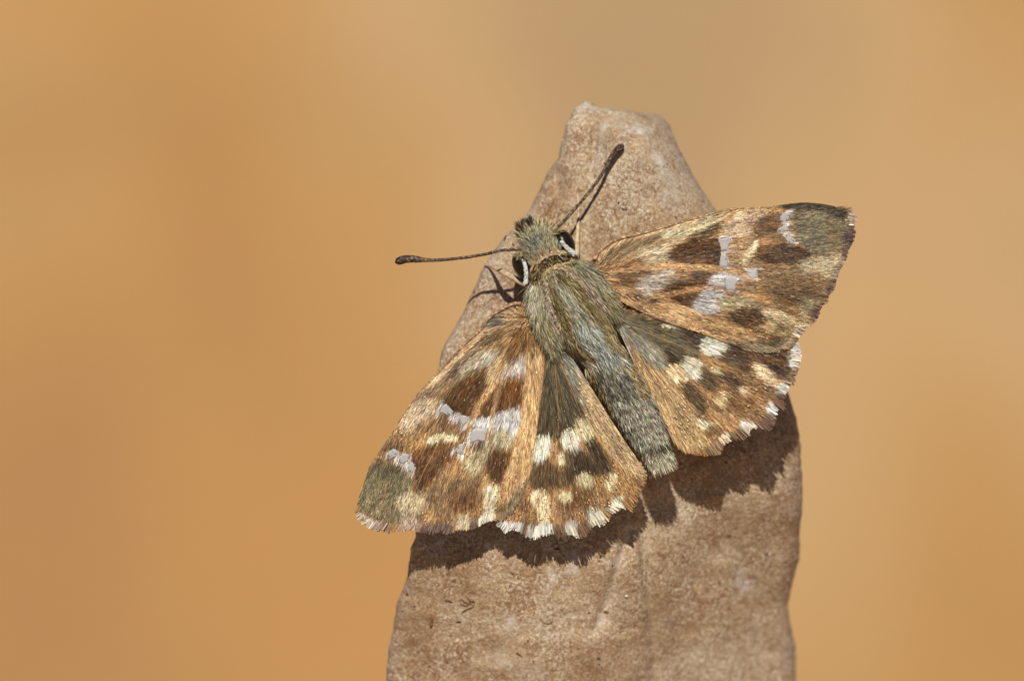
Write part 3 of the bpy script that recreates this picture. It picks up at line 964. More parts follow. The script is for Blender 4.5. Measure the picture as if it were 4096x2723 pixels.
q('6', [(725, 505), (800, 515), (885, 570), (862, 640), (822, 685), (760, 635), (715, 560)], (226, 216, 182), 16)
q('6', [(575, 580), (660, 555), (745, 620), (745, 685), (680, 690), (620, 725), (595, 640)], (216, 184, 140), 22)
q('6', [(985, 590), (1030, 580), (1030, 620), (990, 615)], (214, 194, 152), 14)
q('6', [(1000, 845), (1100, 815), (1095, 900), (1055, 930)], (212, 182, 134), 20)
q('6', [(1230, 770), (1295, 775), (1285, 830), (1250, 820)], (206, 178, 138), 16)
q('6', [(280, 500), (400, 610), (560, 640), (640, 760), (760, 900), (860, 1000), (900, 1080), (1000, 1160), (960, 1270), (820, 1350), (700, 1280), (600, 1130), (500, 960), (400, 760), (300, 600)], (174, 143, 100), 40)
q('6', [(865, 1075), (940, 1060), (990, 1110), (920, 1140)], (218, 204, 164), 20)
q('6', [(900, 1150), (980, 1120), (1015, 1185), (955, 1215)], (124, 88, 46), 20)
q('6', [(130, 260), (200, 350), (255, 500), (235, 530), (165, 400)], (206, 206, 204), 20)
q('6', [(1680, 380), (1770, 360), (1840, 480), (1800, 640), (1740, 620), (1690, 560)], (206, 202, 188), 18)
q('6', [(1690, 640), (1790, 610), (1800, 740), (1690, 760), (1660, 700)], (120, 98, 76), 20)
q('6', [(1560, 790), (1620, 730), (1710, 760), (1690, 840), (1640, 880), (1560, 830)], (206, 202, 190), 18)
q('6', [(1540, 860), (1640, 860), (1680, 1000), (1560, 960)], (110, 84, 62), 20)
q('6', [(1480, 930), (1540, 920), (1590, 1020), (1560, 1060), (1480, 990)], (208, 200, 192), 14)
q('6', [(1400, 1040), (1500, 1020), (1570, 1080), (1560, 1190), (1420, 1160)], (108, 82, 66), 20)
q('6', [(1230, 1100), (1310, 1070), (1390, 1110), (1360, 1210), (1290, 1190)], (214, 202, 178), 14)
q('6', [(1080, 1170), (1150, 1160), (1160, 1260), (1080, 1280)], (210, 184, 156), 16)
q('6', [(1170, 1180), (1270, 1170), (1300, 1280), (1190, 1270)], (112, 86, 60), 18)
q('6', [(960, 1270), (1080, 1290), (1080, 1400), (980, 1400)], (128, 106, 76), 20)
OUT3 = px('6', [(60, 120), (100, 30), (400, 20), (900, 120), (1300, 200), (1600, 260), (1700, 330), (1715, 420), (1690, 520), (1682, 640), (1600, 720), (1560, 840), (1485, 950), (1450, 1050), (1330, 1075), (1230, 1100), (1180, 1150), (1080, 1200), (1000, 1265), (900, 1310), (780, 1310), (700, 1260), (640, 1200), (575, 1110), (520, 1010), (465, 900), (405, 800), (345, 680), (275, 500), (205, 340), (130, 230)])
B3 = px('6', [(130, 150)])[0]
Z3 = pleats(B3, .50, .03, 15, .03, -.16, 700)
FR3 = [(px('6', [(1715, 420), (1690, 520), (1682, 640), (1600, 720), (1560, 840), (1485, 950), (1450, 1050), (1330, 1075), (1230, 1100), (1180, 1150), (1080, 1200), (1000, 1265), (900, 1310), (780, 1310), (700, 1260)]),
        px('6', [(1790, 400), (1820, 490), (1800, 560), (1788, 640), (1755, 690), (1760, 745), (1695, 800), (1680, 850), (1645, 900), (1668, 992), (1605, 985), (1585, 1060), (1565, 1140), (1525, 1185), (1440, 1160), (1365, 1150), (1352, 1220), (1290, 1275), (1200, 1260), (1110, 1310), (1085, 1400), (990, 1400), (890, 1405), (830, 1395), (760, 1360), (700, 1310)]), None)]

# left hindwing
P4 = Pattern((148, 112, 70))
q = P4.patch
q('5', [(390, 640), (460, 660), (540, 800), (600, 960), (650, 1050), (560, 1130), (510, 1190), (430, 1215), (330, 1210), (340, 1050), (370, 900), (380, 760)], (80, 70, 48), 34)
q('5', [(340, 1060), (420, 1040), (500, 1120), (500, 1190), (430, 1215), (330, 1210)], (68, 54, 34), 30)
q('5', [(450, 640), (540, 690), (620, 820), (680, 950), (650, 1050), (570, 900), (500, 760)], (136, 132, 114), 34)
q('5', [(540, 680), (600, 720), (660, 830), (640, 850), (570, 760)], (206, 204, 200), 20)
q('5', [(570, 740), (700, 950), (830, 1150), (950, 1300), (1045, 1440), (1000, 1490), (880, 1410), (760, 1260), (660, 1090), (610, 900)], (180, 152, 112), 36)
q('5', [(505, 1300), (600, 1275), (690, 1400), (640, 1450), (590, 1460), (510, 1400)], (80, 66, 44), 30)
q('5', [(625, 1215), (700, 1215), (805, 1400), (830, 1460), (760, 1450), (680, 1345)], (72, 57, 34), 28)
q('3', [(1415, 350), (1530, 255), (1600, 330), (1720, 330), (1765, 440), (1705, 500), (1560, 490), (1530, 570), (1450, 550), (1415, 440)], (80, 60, 36), 30)
q('3', [(1720, 210), (1800, 200), (1960, 330), (2000, 400), (1900, 400), (1760, 330)], (76, 58, 34), 30)
q('3', [(1580, 600), (1700, 640), (1850, 560), (1960, 590), (1900, 725), (1750, 780), (1600, 780)], (140, 106, 72), 36)
q('3', [(1630, 560), (1800, 515), (1910, 560), (1800, 690), (1650, 690)], (104, 74, 42), 36)
q('3', [(1290, 640), (1400, 515), (1460, 600), (1495, 700), (1485, 785), (1265, 775)], (134, 98, 62), 26)
q('3', [(1440, 535), (1540, 555), (1565, 700), (1555, 795), (1495, 795), (1490, 680), (1435, 620)], (226, 196, 152), 22)
q('3', [(1775, 420), (1850, 385), (1905, 440), (1870, 490), (1795, 465)], (216, 202, 158), 16)
q('3', [(2010, 420), (2085, 395), (2070, 490), (2020, 520)], (214, 192, 148), 18)
q('3', [(1640, 560), (1700, 540), (1740, 590), (1690, 620)], (206, 188, 146), 20)
q('5', [(322, 1205), (425, 1205), (405, 1315), (340, 1368), (292, 1335)], (226, 220, 192), 12)
q('5', [(495, 1178), (565, 1155), (597, 1245), (552, 1288), (500, 1275)], (226, 216, 182), 14)
q('5', [(575, 1098), (645, 1105), (695, 1185), (640, 1228), (588, 1195)], (218, 198, 156), 18)
q('5', [(463, 1340), (490, 1305), (503, 1380), (472, 1395)], (220, 204, 162), 10)
q('3', [(1130, 790), (1330, 790), (1370, 900), (1280, 880), (1180, 900)], (204, 200, 190), 18)
q('3', [(1340, 790), (1460, 800), (1470, 900), (1370, 920)], (100, 78, 56), 20)
q('3', [(1380, 880), (1480, 880), (1470, 970), (1400, 960)], (180, 172, 158), 22)
q('3', [(1470, 800), (1590, 795), (1600, 900), (1540, 940), (1470, 910)], (206, 202, 190), 18)
q('3', [(1600, 810), (1690, 810), (1720, 950), (1620, 920)], (98, 76, 56), 20)
q('3', [(1695, 790), (1790, 780), (1800, 870), (1730, 900)], (200, 192, 176), 18)
q('3', [(1790, 780), (1890, 780), (1900, 900), (1800, 940)], (108, 82, 62), 20)
q('3', [(1870, 690), (1980, 680), (2010, 790), (1930, 830), (1890, 790)], (200, 192, 172), 20)
q('3', [(2040, 620), (2140, 590), (2160, 680), (2070, 720)], (212, 202, 178), 20)
OUT4 = np.concatenate([px('5', [(440, 560), (540, 680), (640, 840), (720, 960), (790, 1080), (870, 1200), (925, 1290), (985, 1370), (1020, 1440)]),
                       px('3', [(2260, 440), (2200, 560), (2120, 620), (2000, 690), (1900, 725), (1880, 790), (1750, 802), (1600, 806), (1450, 806), (1300, 786), (1200, 770), (1150, 700), (1180, 500), (1260, 200), (1330, -100)]),
                       px('5', [(250, 1000), (290, 800), (320, 640)])])
B4 = px('5', [(420, 640)])[0]
Z4 = pleats(B4, .50, .0, 15, .03, -.16, 620)
FR4 = [(px('3', [(2200, 340), (2260, 440), (2200, 560), (2120, 620), (2000, 690), (1900, 725), (1880, 790), (1750, 802), (1600, 806), (1450, 806), (1300, 786), (1200, 770)]),
        px('3', [(2280, 300), (2340, 390), (2335, 480), (2315, 530), (2282, 570), (2275, 655), (2250, 715), (2190, 645), (2120, 685), (2070, 725), (2060, 775), (2010, 825), (1960, 800), (1920, 835), (1890, 895), (1830, 935), (1740, 905), (1690, 945), (1620, 905), (1560, 915), (1500, 925), (1450, 955), (1410, 945), (1370, 925), (1330, 892), (1280, 865), (1190, 885), (1140, 815)]), None)]


def resting(zf, under, edge, w=70):
    def g(p):
        p = np.asarray(p, float).reshape(-1, 2)
        k = np.exp(-(dist_line(p, edge, False) / w) ** 2)
        return zf(p) * (1 - k) + (under(p) + .075) * k
    return g


Z1 = resting(Z1, Z3, px('1', [(1690, 1190), (1560, 1262), (1400, 1266), (1200, 1222), (1000, 1145), (760, 1075), (560, 990)]))
Z2 = resting(Z2, Z4, np.concatenate([px('3', [(1180, 745), (1260, 680), (1355, 530), (1418, 370), (1450, 200), (1482, 0)]), px('2', [(2008, 1000), (2040, 600)])]))


def gold(pat, k=.3, spots=()):
    def f(p):
        c = pat.at(p)
        sp_ = sum((np.exp(-((p - s_) ** 2).sum(1) / r_ ** 2) for s_, r_ in spots), np.zeros(len(p)))
        warm = (c[:, 0] - c[:, 2]) / (c[:, 0] + .05)
        return sp_ * .5 + k * (warm - .25) * np.clip(c[:, 0] / .25, 0.1, 1.2) * (.6 + .8 * np.clip(noise2(p, 1 / 120.0, 5.0), -.5, 1))
    return f


wing('rh', 'hindwing', B3, OUT3, P3, [], (0, 1), 0, 650, Z3, 38000, (96, 46), FR3, gold(P3, .4), 'hindwing without glassy spots, with cream square spots and chequered fringe')
wing('lh', 'hindwing', B4, OUT4, P4, [], (0, 1), 0, 600, Z4, 34000, (96, 46), FR4, gold(P4, .4), 'hindwing partly covered by the tan edge of the forewing')
wing('rf', 'forewing', B1, OUT1, P1, GL1, (1, .04), .65, 900, Z1, 60000, (74, 34), FR1, gold(P1, .26, [(px('1', [(190, 590)])[0], 35), (px('1', [(260, 620)])[0], 40), (px('1', [(280, 980)])[0], 25), (px('1', [(430, 900)])[0], 40)]), 'forewing reaching out past the edge of the stone')
wing('lf', 'forewing', B2, OUT2, P2, GL2, (-.13, 1), .65, 850, Z2, 56000, (74, 34), FR2, gold(P2, .26, [(px('2', [(1800, 200)])[0], 45), (px('2', [(1680, 230)])[0], 30), (px('2', [(1880, 320)])[0], 30), (px('2', [(2000, 420)])[0], 30)]), 'forewing lying over the stone with a wide white bar')

# ---- thin raised veins
M_VEIN = plain_mat('vein', (176, 134, 88), .5, .3, (8000, (140, 100, 62)))
for key, v, pts, zf in (('rf', '1', [(250, 660), (700, 612), (1120, 638), (1320, 645), (1600, 640), (1990, 680)], Z1), ('rf', '1', [(1120, 640), (1300, 690), (1500, 770), (1900, 850)], Z1),
                        ('rf', '1', [(560, 860), (1000, 775), (1180, 805), (1500, 890), (1830, 1000)], Z1), ('rf', '1', [(600, 420), (1100, 372), (1400, 300), (1560, 285)], Z1),
                        ('rf', '1', [(1230, 395), (1500, 400), (1620, 410)], Z1), ('rf', '1', [(1220, 610), (1560, 605), (2050, 585)], Z1), ('rf', '1', [(300, 850), (700, 945), (1040, 1005), (1400, 1105), (1690, 1120)], Z1),
                        ('lf', '2', [(1700, 700), (1560, 950), (1500, 1200), (1440, 1567)], Z2), ('lf', '2', [(1620, 700), (1480, 950), (1330, 1170), (1275, 1300), (1222, 1400)], Z2),
                        ('lf', '3', [(900, 100), (800, 320), (740, 600), (700, 790)], Z2), ('lf', '3', [(700, 180), (600, 360), (500, 580), (430, 780)], Z2),
                        ('lf', '3', [(300, 480), (260, 620), (220, 750)], Z2), ('lf', '3', [(1080, 60), (1040, 300), (1010, 560), (960, 770)], Z2), ('lf', '3', [(920, 200), (895, 320), (860, 560), (830, 790)], Z2),
                        ('rh', '6', [(300, 240), (860, 470), (1010, 560), (1330, 700), (1540, 860)], Z3), ('rh', '6', [(250, 260), (700, 600), (900, 800), (1200, 1080)], Z3), ('rh', '6', [(900, 480), (1250, 680), (1480, 900)], Z3),
                        ('lh', '5', [(440, 700), (465, 1000), (470, 1300), (440, 1560)], Z4), ('lh', '5', [(470, 720), (590, 1000), (680, 1300), (740, 1560)], Z4)):
    l = resample(smooth_poly(px(v, pts), 2, False), 60)
    w = np.interp(np.linspace(0, 1, 60), [0, .2, 1], [.034, .030, .014])
    loft('vein', mm(l, zf(l) + .035), w, w, 6, M_VEIN, WINGS[key], origin=ORIGIN[WINGS[key].name])

# ---- raised front-edge veins
for key, line, zf in (('rf', px('1', [(150, 570), (185, 508), (240, 458), (330, 403), (450, 377), (600, 342), (780, 287), (940, 242), (1060, 211), (1180, 176), (1300, 165), (1450, 160), (1600, 145)]), Z1),
                      ('lf', px('2', [(1790, 88), (1700, 93), (1604, 138), (1486, 206), (1406, 296), (1356, 376), (1256, 456), (1156, 566), (1056, 666), (956, 776), (896, 836), (806, 936), (706, 1036), (656, 1116), (596, 1206), (506, 1336)]), Z2)):
    l = resample(smooth_poly(line, 2, False), 120)
    u = np.linspace(0, 1, 120)
    w = np.interp(u, [0, .1, .6, 1], [.10, .09, .06, .03])
    cv = lambda v: (np.where(rng.random((len(v), 1)) < .25, lin((226, 180, 130)), lin((140, 112, 84))) * rng.uniform(.5, 1.1, (len(v), 1)))
    loft('front_vein', mm(l, zf(l) + .03), w, w, 8, M_FLAKE, WINGS[key], cv, origin=ORIGIN[WINGS[key].name])

# ---- body
S = np.array([(-4, 6), (6, 26), (25, 48), (60, 66), (105, 77), (145, 84), (175, 92), (215, 99), (270, 100), (340, 104), (420, 107), (500, 104), (560, 96), (610, 90), (650, 86), (700, 90), (770, 90), (850, 82), (930, 69), (1000, 54), (1050, 43), (1080, 38), (1092, 28), (1096, 8)], float)
ss = np.concatenate([np.linspace(-4, 20, 8)[:-1], np.linspace(20, 1050, 90), np.linspace(1050, 1096, 9)[1:]])
hw = np.interp(ss, S[:, 0], S[:, 1])
hw = np.convolve(np.pad(hw, 2, 'edge'), np.ones(5) / 5, 'valid')
hw[0], hw[-1] = 4, 4


def spine(s):
    s = np.asarray(s, float)
    bend = 22 * np.exp(-((s - 850) / 220.0) ** 2)
    return AX0 + AXD * s[..., None] + AXN * bend[..., None]


zc = np.interp(ss, [-14, 60, 180, 300, 480, 640, 800, 1096], [-.15, .05, .1, .2, .2, .05, .1, .25])
hz = hw * K * np.interp(ss, [0, 150, 300, 500, 700, 1096], [1.0, .95, 1.05, 1.05, 1.0, .85])
body_path = mm(spine(ss), zc)

PB = Pattern((146, 132, 98))
q = PB.patch
# abdomen
q('6', [(-100, 500), (300, 500), (500, 950), (760, 1450), (560, 1570), (380, 1380), (200, 1150), (-80, 800)], (160, 150, 130), 40)
q('5', [(700, 790), (920, 800), (1010, 900), (980, 1010), (880, 1060), (780, 980)], (104, 100, 86), 40)
q('5', [(930, 760), (1000, 800), (1060, 950), (1030, 1000), (960, 860)], (146, 124, 82), 26)
q('5', [(680, 800), (720, 860), (830, 1060), (800, 1080), (700, 920)], (120, 102, 68), 26)
for k, (a, b) in enumerate([((140, 960), (470, 900)), ((170, 1060), (500, 990)), ((200, 1130), (530, 1060)), ((240, 1200), (545, 1130)), ((280, 1270), (570, 1200)), ((340, 1330), (590, 1260))]):
    PB.line('6', [a, ((a[0] + b[0]) / 2, (a[1] + b[1]) / 2 - 18), b], 26, (184, 176, 156), 18, .75)
    PB.line('6', [(a[0] + 10, a[1] + 36), ((a[0] + b[0]) / 2 + 6, (a[1] + b[1]) / 2 + 16), (b[0] + 8, b[1] + 36)], 16, (88, 84, 72), 16, .7)
q('6', [(400, 1330), (600, 1260), (640, 1340), (500, 1400)], (84, 78, 60), 30)
q('6', [(440, 1420), (660, 1340), (740, 1440), (580, 1560), (480, 1540)], (184, 174, 146), 30)
# thorax
q('5', [(430, 150), (480, 190), (560, 330), (650, 470), (740, 620), (650, 610), (550, 430), (460, 260)], (156, 152, 128), 22)
q('5', [(400, 240), (450, 290), (560, 470), (640, 610), (530, 560), (440, 410)], (110, 94, 52), 24)
q('5', [(480, 150), (560, 180), (650, 260), (750, 420), (800, 560), (720, 470), (620, 340)], (126, 108, 62), 24)
q('5', [(560, 490), (700, 480), (790, 600), (880, 700), (820, 760), (700, 750), (620, 640)], (154, 156, 146), 30)
q('5', [(770, 440), (830, 540), (870, 640), (800, 650), (740, 520)], (144, 126, 80), 22)
q('5', [(530, 570), (620, 660), (720, 720), (620, 730), (550, 660)], (140, 122, 80), 22)
q('5', [(440, 160), (490, 150), (520, 200), (470, 220)], (96, 80, 38), 14)
# head
q('4', [(580, 500), (850, 330), (1150, 380), (1350, 560), (1400, 760), (1250, 820), (1050, 880), (900, 1050), (760, 1000), (700, 700)], (176, 165, 134), 30)
q('4', [(850, 640), (1000, 560), (1100, 680), (950, 800), (840, 760)], (150, 150, 134), 26)
q('4', [(1080, 890), (1300, 825), (1490, 845), (1570, 930), (1420, 1005), (1170, 1045)], (66, 46, 20), 8)
q('4', [(860, 1120), (960, 985), (1070, 920), (1180, 1050), (1060, 1165), (930, 1300), (840, 1260)], (58, 40, 20), 8)
PB.line('4', [(850, 1100), (960, 970), (1100, 870), (1300, 815)], 26, (176, 150, 116), 8)
PB.line('4', [(940, 1300), (1080, 1150), (1200, 1060), (1420, 1010)], 26, (178, 156, 118), 8)
# shoulder flaps
PT = Pattern((144, 135, 108))
PT.patch('5', [(255, 220), (300, 200), (330, 400), (280, 380)], (162, 154, 132), 20)
PT.patch('5', [(540, 70), (680, 60), (700, 150), (620, 160)], (130, 126, 98), 20)
PT.patch('5', [(330, 420), (400, 420), (430, 560), (400, 640)], (140, 130, 94), 26)
PT.patch('5', [(720, 250), (780, 270), (850, 400), (800, 400)], (140, 130, 92), 26)
PT.patch('5', [(380, 210), (400, 210), (410, 330), (450, 430), (470, 530), (430, 500), (395, 380)], (170, 148, 132), 10)
PT.patch('5', [(490, 110), (530, 120), (620, 200), (700, 290), (760, 360), (740, 372), (640, 280), (560, 200)], (172, 148, 130), 10)

M_SKIN = plain_mat('dark_cuticle', (62, 52, 36), .6, .4)
body = loft('body', body_path, hw * K, hz, 28, M_SKIN, root, origin=tuple(mm(AX0 + AXD * 400, .35)))
cam_data.dof.focus_object = body


def un_mm(v):
    f = 1 - v[..., 2] / DIST
    return np.stack([v[..., 0] / (K * f) + 2048, -v[..., 1] / (K * f) + 1361.5], -1)


def fur(name, path, w, h, srange, n, pat, length, width, lift, back, parent, phi=(-.15, 1.15), spread=.35, dirfun=None, svals=None):
    rings, t, side, up = loft_points(path, w, h, 4)
    m = len(path)
    sv = np.arange(m) if svals is None else svals
    s = rng.uniform(srange[0], srange[1], n)
    fi = np.interp(s, sv, np.arange(m))

    def at(a):
        return np.stack([np.interp(fi, np.arange(m), a[:, k]) for k in range(3)], 1)
    ph = rng.uniform(phi[0] * math.pi, phi[1] * math.pi, n)
    wi, hi = np.interp(fi, np.arange(m), w), np.interp(fi, np.arange(m), h)
    sd, u, tt = at(side), at(up), at(t)
    P = at(path) + sd * (np.cos(ph) * wi)[:, None] + u * (np.sin(ph) * hi)[:, None]
    N = sd * (np.cos(ph) / np.maximum(wi, .02))[:, None] + u * (np.sin(ph) / np.maximum(hi, .02))[:, None]
    N /= np.linalg.norm(N, axis=1)[:, None]
    out = np.cos(ph)[:, None] * sd
    D = tt * back + out * spread + N * lift + rng.normal(0, .14, P.shape)
    if dirfun is not None:
        D = dirfun(P, D, N, tt, sd, s)
    L = rng.uniform(length[0], length[1], n) * K
    tipc = un_mm(P + D / np.linalg.norm(D, axis=1)[:, None] * (L * .4)[:, None])
    c = jitter(pat.at(tipc) * 1.15, .42, .06)
    uu = rng.random(n)
    c[uu > .78] *= .35
    pl = uu < .12
    c[pl] = c[pl] * .4 + lin((206, 200, 168)) * .6
    return hairs(name, parent, P, D, N, L, rng.uniform(width[0], width[1], n) * K, c, L * rng.uniform(.0, .12, n), M_FUR, .6, origin=ORIGIN[parent.name])


def comb(P, D, N, tt, sd, s):
    # hairs of the hind thorax sweep in towards the middle, in small wandering locks
    a = np.clip((s - 430) / 100, 0, 1) * np.clip((690 - s) / 60, 0, 1)
    lat = np.einsum('ij,ij->i', P - mm(AX0 + AXD * 560, 1.0), sd)
    w = noise3(P, 1.3)
    return D - sd * (np.clip(lat, -1, 1) * .9 * a)[:, None] + sd * (w * (.25 + .5 * a))[:, None]


wb, hb = hw * K, hz
fur('thorax_fur', body_path, wb, hb, (190, 640), 26000, PB, (34, 66), (1.7, 2.9), .05, 1.0, body, spread=.12, dirfun=comb, svals=ss)
fur('abdomen_fur', body_path, wb, hb, (600, 1080), 15000, PB, (24, 48), (1.9, 3.4), .07, 1.0, body, spread=.04, svals=ss)
fur('tail_tuft', body_path, wb, hb, (1030, 1085), 700, PB, (40, 64), (3, 5), .05, 1.0, body, phi=(-.4, 1.4), spread=.15, svals=ss)
fur('head_fur', body_path, wb, hb, (-2, 160), 5200, PB, (18, 40), (2.2, 3.6), .40, -.8, body, phi=(.18, .82), spread=.0, svals=ss)
fur('collar_fur', body_path, wb * 1.04, hb * 1.04, (150, 215), 3000, PB, (20, 36), (2.2, 3.8), .4, .8, body, spread=.1, svals=ss)


def tube_path(pts, zs, n=40, v='5'):
    p = px(v, pts)
    l = smooth_poly(np.concatenate([p, np.asarray(zs, float)[:, None] / K], 1), 2, False)
    l = resample(l, n)
    return mm(l[:, :2], l[:, 2] * K)


for pts in ([(325, 190), (330, 300), (365, 440), (410, 570), (435, 640)], [(555, 80), (640, 160), (715, 260), (785, 350), (830, 410)]):
    path = tube_path(pts, [.6, .85, .95, .85, .7])
    u = np.linspace(0, 1, 40)
    w = np.interp(u, [0, .08, .3, .6, .9, 1], [.1, .36, .43, .37, .2, .06])
    teg = loft('shoulder_flap', path, w, w * .7, 16, M_SKIN, body, origin=R0)
    side_sign = -1 if pts[0][0] < 400 else 1
    fur('flap_fur', path, w, w * .7, (0, 39), 7000, PT, (40, 72), (1.8, 3.0), .04, 1.0, teg, spread=.08,
        dirfun=lambda P, D, N, tt, sd, s, k=side_sign: D + np.array([.06 * k, .0, 0]))

# eyes with their white scale rims
M_EYE, _nt, _b = new_mat('compound_eye')
_b.inputs['Base Color'].default_value = (.012, .008, .005, 1)
_b.inputs['Roughness'].default_value = .3
_b.inputs['Specular IOR Level'].default_value = .22
M_WHITE = attr_mat('white_scales', .7, .2)


def ellipsoid(name, cen, ax, mat, parent, nu=24, nv=36):
    th = np.linspace(0, math.pi, nu)
    ph = np.linspace(0, 2 * math.pi, nv, endpoint=False)
    T, F = np.meshgrid(th, ph, indexing='ij')
    v = np.stack([np.sin(T) * np.cos(F), np.sin(T) * np.sin(F), np.cos(T)], -1).reshape(-1, 3) @ np.asarray(ax) + cen
    return mesh_object(name, v, [grid_faces(nu, nv, True)[:, ::-1]], mat, parent, cen)


def dir3(d):
    return np.array([d[0], -d[1], 0.0])


for cen, sgn, rim in ((px('4', [(1345, 700)])[0], 1, [(1330, 650), (1400, 735), (1480, 795), (1555, 855)]),
                      (px('4', [(765, 1035)])[0], -1, [(788, 960), (808, 1040), (815, 1150), (800, 1285)])):
    c3 = mm(AX0 + AXD * 128 + AXN * 90 * sgn, .20)
    ax = np.stack([dir3(AXN) * .50, dir3(AXD) * .70, np.array([0, 0, .62])])
    eye = ellipsoid('eye', c3, ax, M_EYE, body)
    n = 800
    line = resample(smooth_poly(px('4', rim), 2, False), 60)
    t = rng.uniform(0, 59, n)
    p = np.stack([np.interp(t, np.arange(60), line[:, k]) for k in (0, 1)], 1)
    f = t / 59 if True else t
    wid = (1 + 8 * f)
    p = p - AXN * sgn * (rng.uniform(-.2, 1, n) * wid)[:, None]
    P = mm(p, .80 - .12 * f + rng.uniform(0, .08, n))
    D = dir3(AXN) * sgn * .8 + dir3(AXD) * .3 + rng.normal(0, .15, (n, 3))
    N = np.tile((0, 0, 1.0), (n, 1))
    hairs('white_eye_rim', body, P, D, N, rng.uniform(7, 15, n) * K, rng.uniform(2.5, 4.5, n) * K, np.clip(np.tile(lin((212, 212, 204)), (n, 1)) * rng.uniform(.8, 1.05, (n, 1)), 0, .9),
          np.full(n, .02), M_WHITE, .3, .7, origin=R0)

def body_top(p):
    d = p - AX0
    s_, t_ = d @ AXD, d @ AXN
    w_, h_, z_ = np.interp(s_, ss, hw), np.interp(s_, ss, hz), np.interp(s_, ss, zc)
    return z_ + h_ * np.sqrt(np.clip(1 - (t_ / w_) ** 2, .12, 1))


for poly, v0 in (([(1085, 890), (1300, 830), (1490, 850), (1570, 930), (1420, 1000), (1170, 1040)], (.25, 1.0)),
                 ([(850, 1180), (960, 990), (1070, 925), (1175, 1045), (1060, 1160), (940, 1290), (850, 1270)], (-.35, 1.0))):
    pl = px('4', poly)
    q_ = rng.uniform(pl.min(0), pl.max(0), (3200, 2))
    q_ = q_[inside(q_, pl)][:1300]
    n = len(q_)
    d = np.asarray(v0) + rng.normal(0, .3, (n, 2))
    c = jitter(np.tile(lin((64, 46, 24)), (n, 1)), .45)
    c[rng.random(n) < .3] = lin((168, 146, 92))
    hairs('collar_tuft', body, mm(q_, body_top(q_) + .06), np.stack([d[:, 0], -d[:, 1], rng.normal(.35, .2, n)], 1), np.tile((0, 0, 1.0), (n, 1)),
          rng.uniform(16, 32, n) * K, rng.uniform(2, 3.4, n) * K, c, rng.uniform(0, .05, n), M_FUR, .5, origin=R0)
for v, pts, w_, rgb, up in (('4', [(850, 1120), (960, 975), (1100, 875), (1300, 815), (1480, 835)], 7, (190, 166, 130), .2),
                            ('4', [(940, 1300), (1080, 1150), (1200, 1065), (1420, 1010), (1550, 950)], 6, (186, 164, 122), .2),
                            ('5', [(385, 215), (397, 320), (432, 420), (470, 510)], 6, (166, 146, 124), .2),
                            ('5', [(490, 115), (595, 200), (675, 280), (752, 362)], 6, (166, 144, 120), .2)):
    l = resample(smooth_poly(px(v, pts), 2, False), 100)
    n = 380
    t_ = rng.uniform(0, 99, n)
    q_ = np.stack([np.interp(t_, np.arange(100), l[:, k]) for k in (0, 1)], 1) + rng.normal(0, w_ * .5, (n, 2))
    tn = np.gradient(l, axis=0)[t_.astype(int)]
    tn /= np.linalg.norm(tn, axis=1)[:, None]
    hairs('pale_scale_ridge', body, mm(q_, body_top(q_) + up), np.stack([tn[:, 0], -tn[:, 1], rng.normal(0, .2, n)], 1) + rng.normal(0, .3, (n, 3)), np.tile((0, 0, 1.0), (n, 1)),
          rng.uniform(8, 16, n) * K, rng.uniform(3, 5, n) * K, jitter(np.tile(lin(rgb), (n, 1)), .3), rng.uniform(0, .03, n), M_FUR, .5, .5, origin=R0)

# eyelash-like tufts above the eyes
for pts, v0 in (([(1215, 520), (1290, 480)], (1, -.35)), ([(700, 790), (740, 850)], (-.75, .6))):
    p = px('4', pts)
    n = 60
    t = rng.random(n)[:, None]
    q_ = p[0] * (1 - t) + p[1] * t + rng.normal(0, 4, (n, 2))
    d = np.asarray(v0) + rng.normal(0, .22, (n, 2))
    D = np.stack([d[:, 0], -d[:, 1], rng.normal(.1, .15, n)], 1)
    c = jitter(np.tile(lin((176, 156, 104)), (n, 1)), .4)
    c[rng.random(n) < .45] *= .2
    hairs('lash_tuft', body, mm(q_, .75), D, np.tile((0, 0, 1.0), (n, 1)), rng.uniform(20, 40, n) * K, rng.uniform(2.0, 3.2, n) * K, c, rng.uniform(0, .06, n), M_FUR, .4, origin=R0)

# bristles radiating from the front of the head
n = 240
arc = resample(smooth_poly(px('4', [(690, 640), (700, 540), (790, 450), (900, 410), (1030, 400), (1140, 430), (1220, 500)]), 1, False), 100)
t_ = rng.uniform(0, 99, n)
q_ = np.stack([np.interp(t_, np.arange(100), arc[:, k]) for k in (0, 1)], 1) + rng.normal(0, 5, (n, 2))
d = q_ - px('4', [(1010, 720)])[0]
d = d / np.linalg.norm(d, axis=1)[:, None] + rng.normal(0, .18, (n, 2))
c = jitter(np.tile(lin((186, 168, 124)), (n, 1)), .35)
c[rng.random(n) < .4] *= .22
hairs('brow_bristles', body, mm(q_, rng.uniform(.2, .7, n)), np.stack([d[:, 0], -d[:, 1], rng.normal(.1, .2, n)], 1), np.tile((0, 0, 1.0), (n, 1)),
      rng.uniform(16, 34, n) * K, rng.uniform(2, 3.2, n) * K, c, rng.uniform(0, .04, n), M_FUR, .4, origin=R0)

# palps: two dark bristly snout tufts
for a, b in (((790, 590), (715, 395)), ((930, 500), (835, 345))):
    pa, pb = px('4', [a, b])
    u = np.linspace(0, 1, 14)
    path = mm(pa + (pb - pa) * u[:, None], .45 + .1 * u)
    w = np.interp(u, [0, .15, .6, .9, 1], [.05, .13, .13, .09, .03])
    pal = loft('palp', path, w, w, 10, M_SKIN, body, origin=R0)
    pp = Pattern((86, 72, 58))
    fur('palp_bristles', path, w, w, (0, 12.5), 260, pp, (20, 38), (2.6, 4.4), .2, 1.0, pal, phi=(-.2, 1.2), spread=.2)

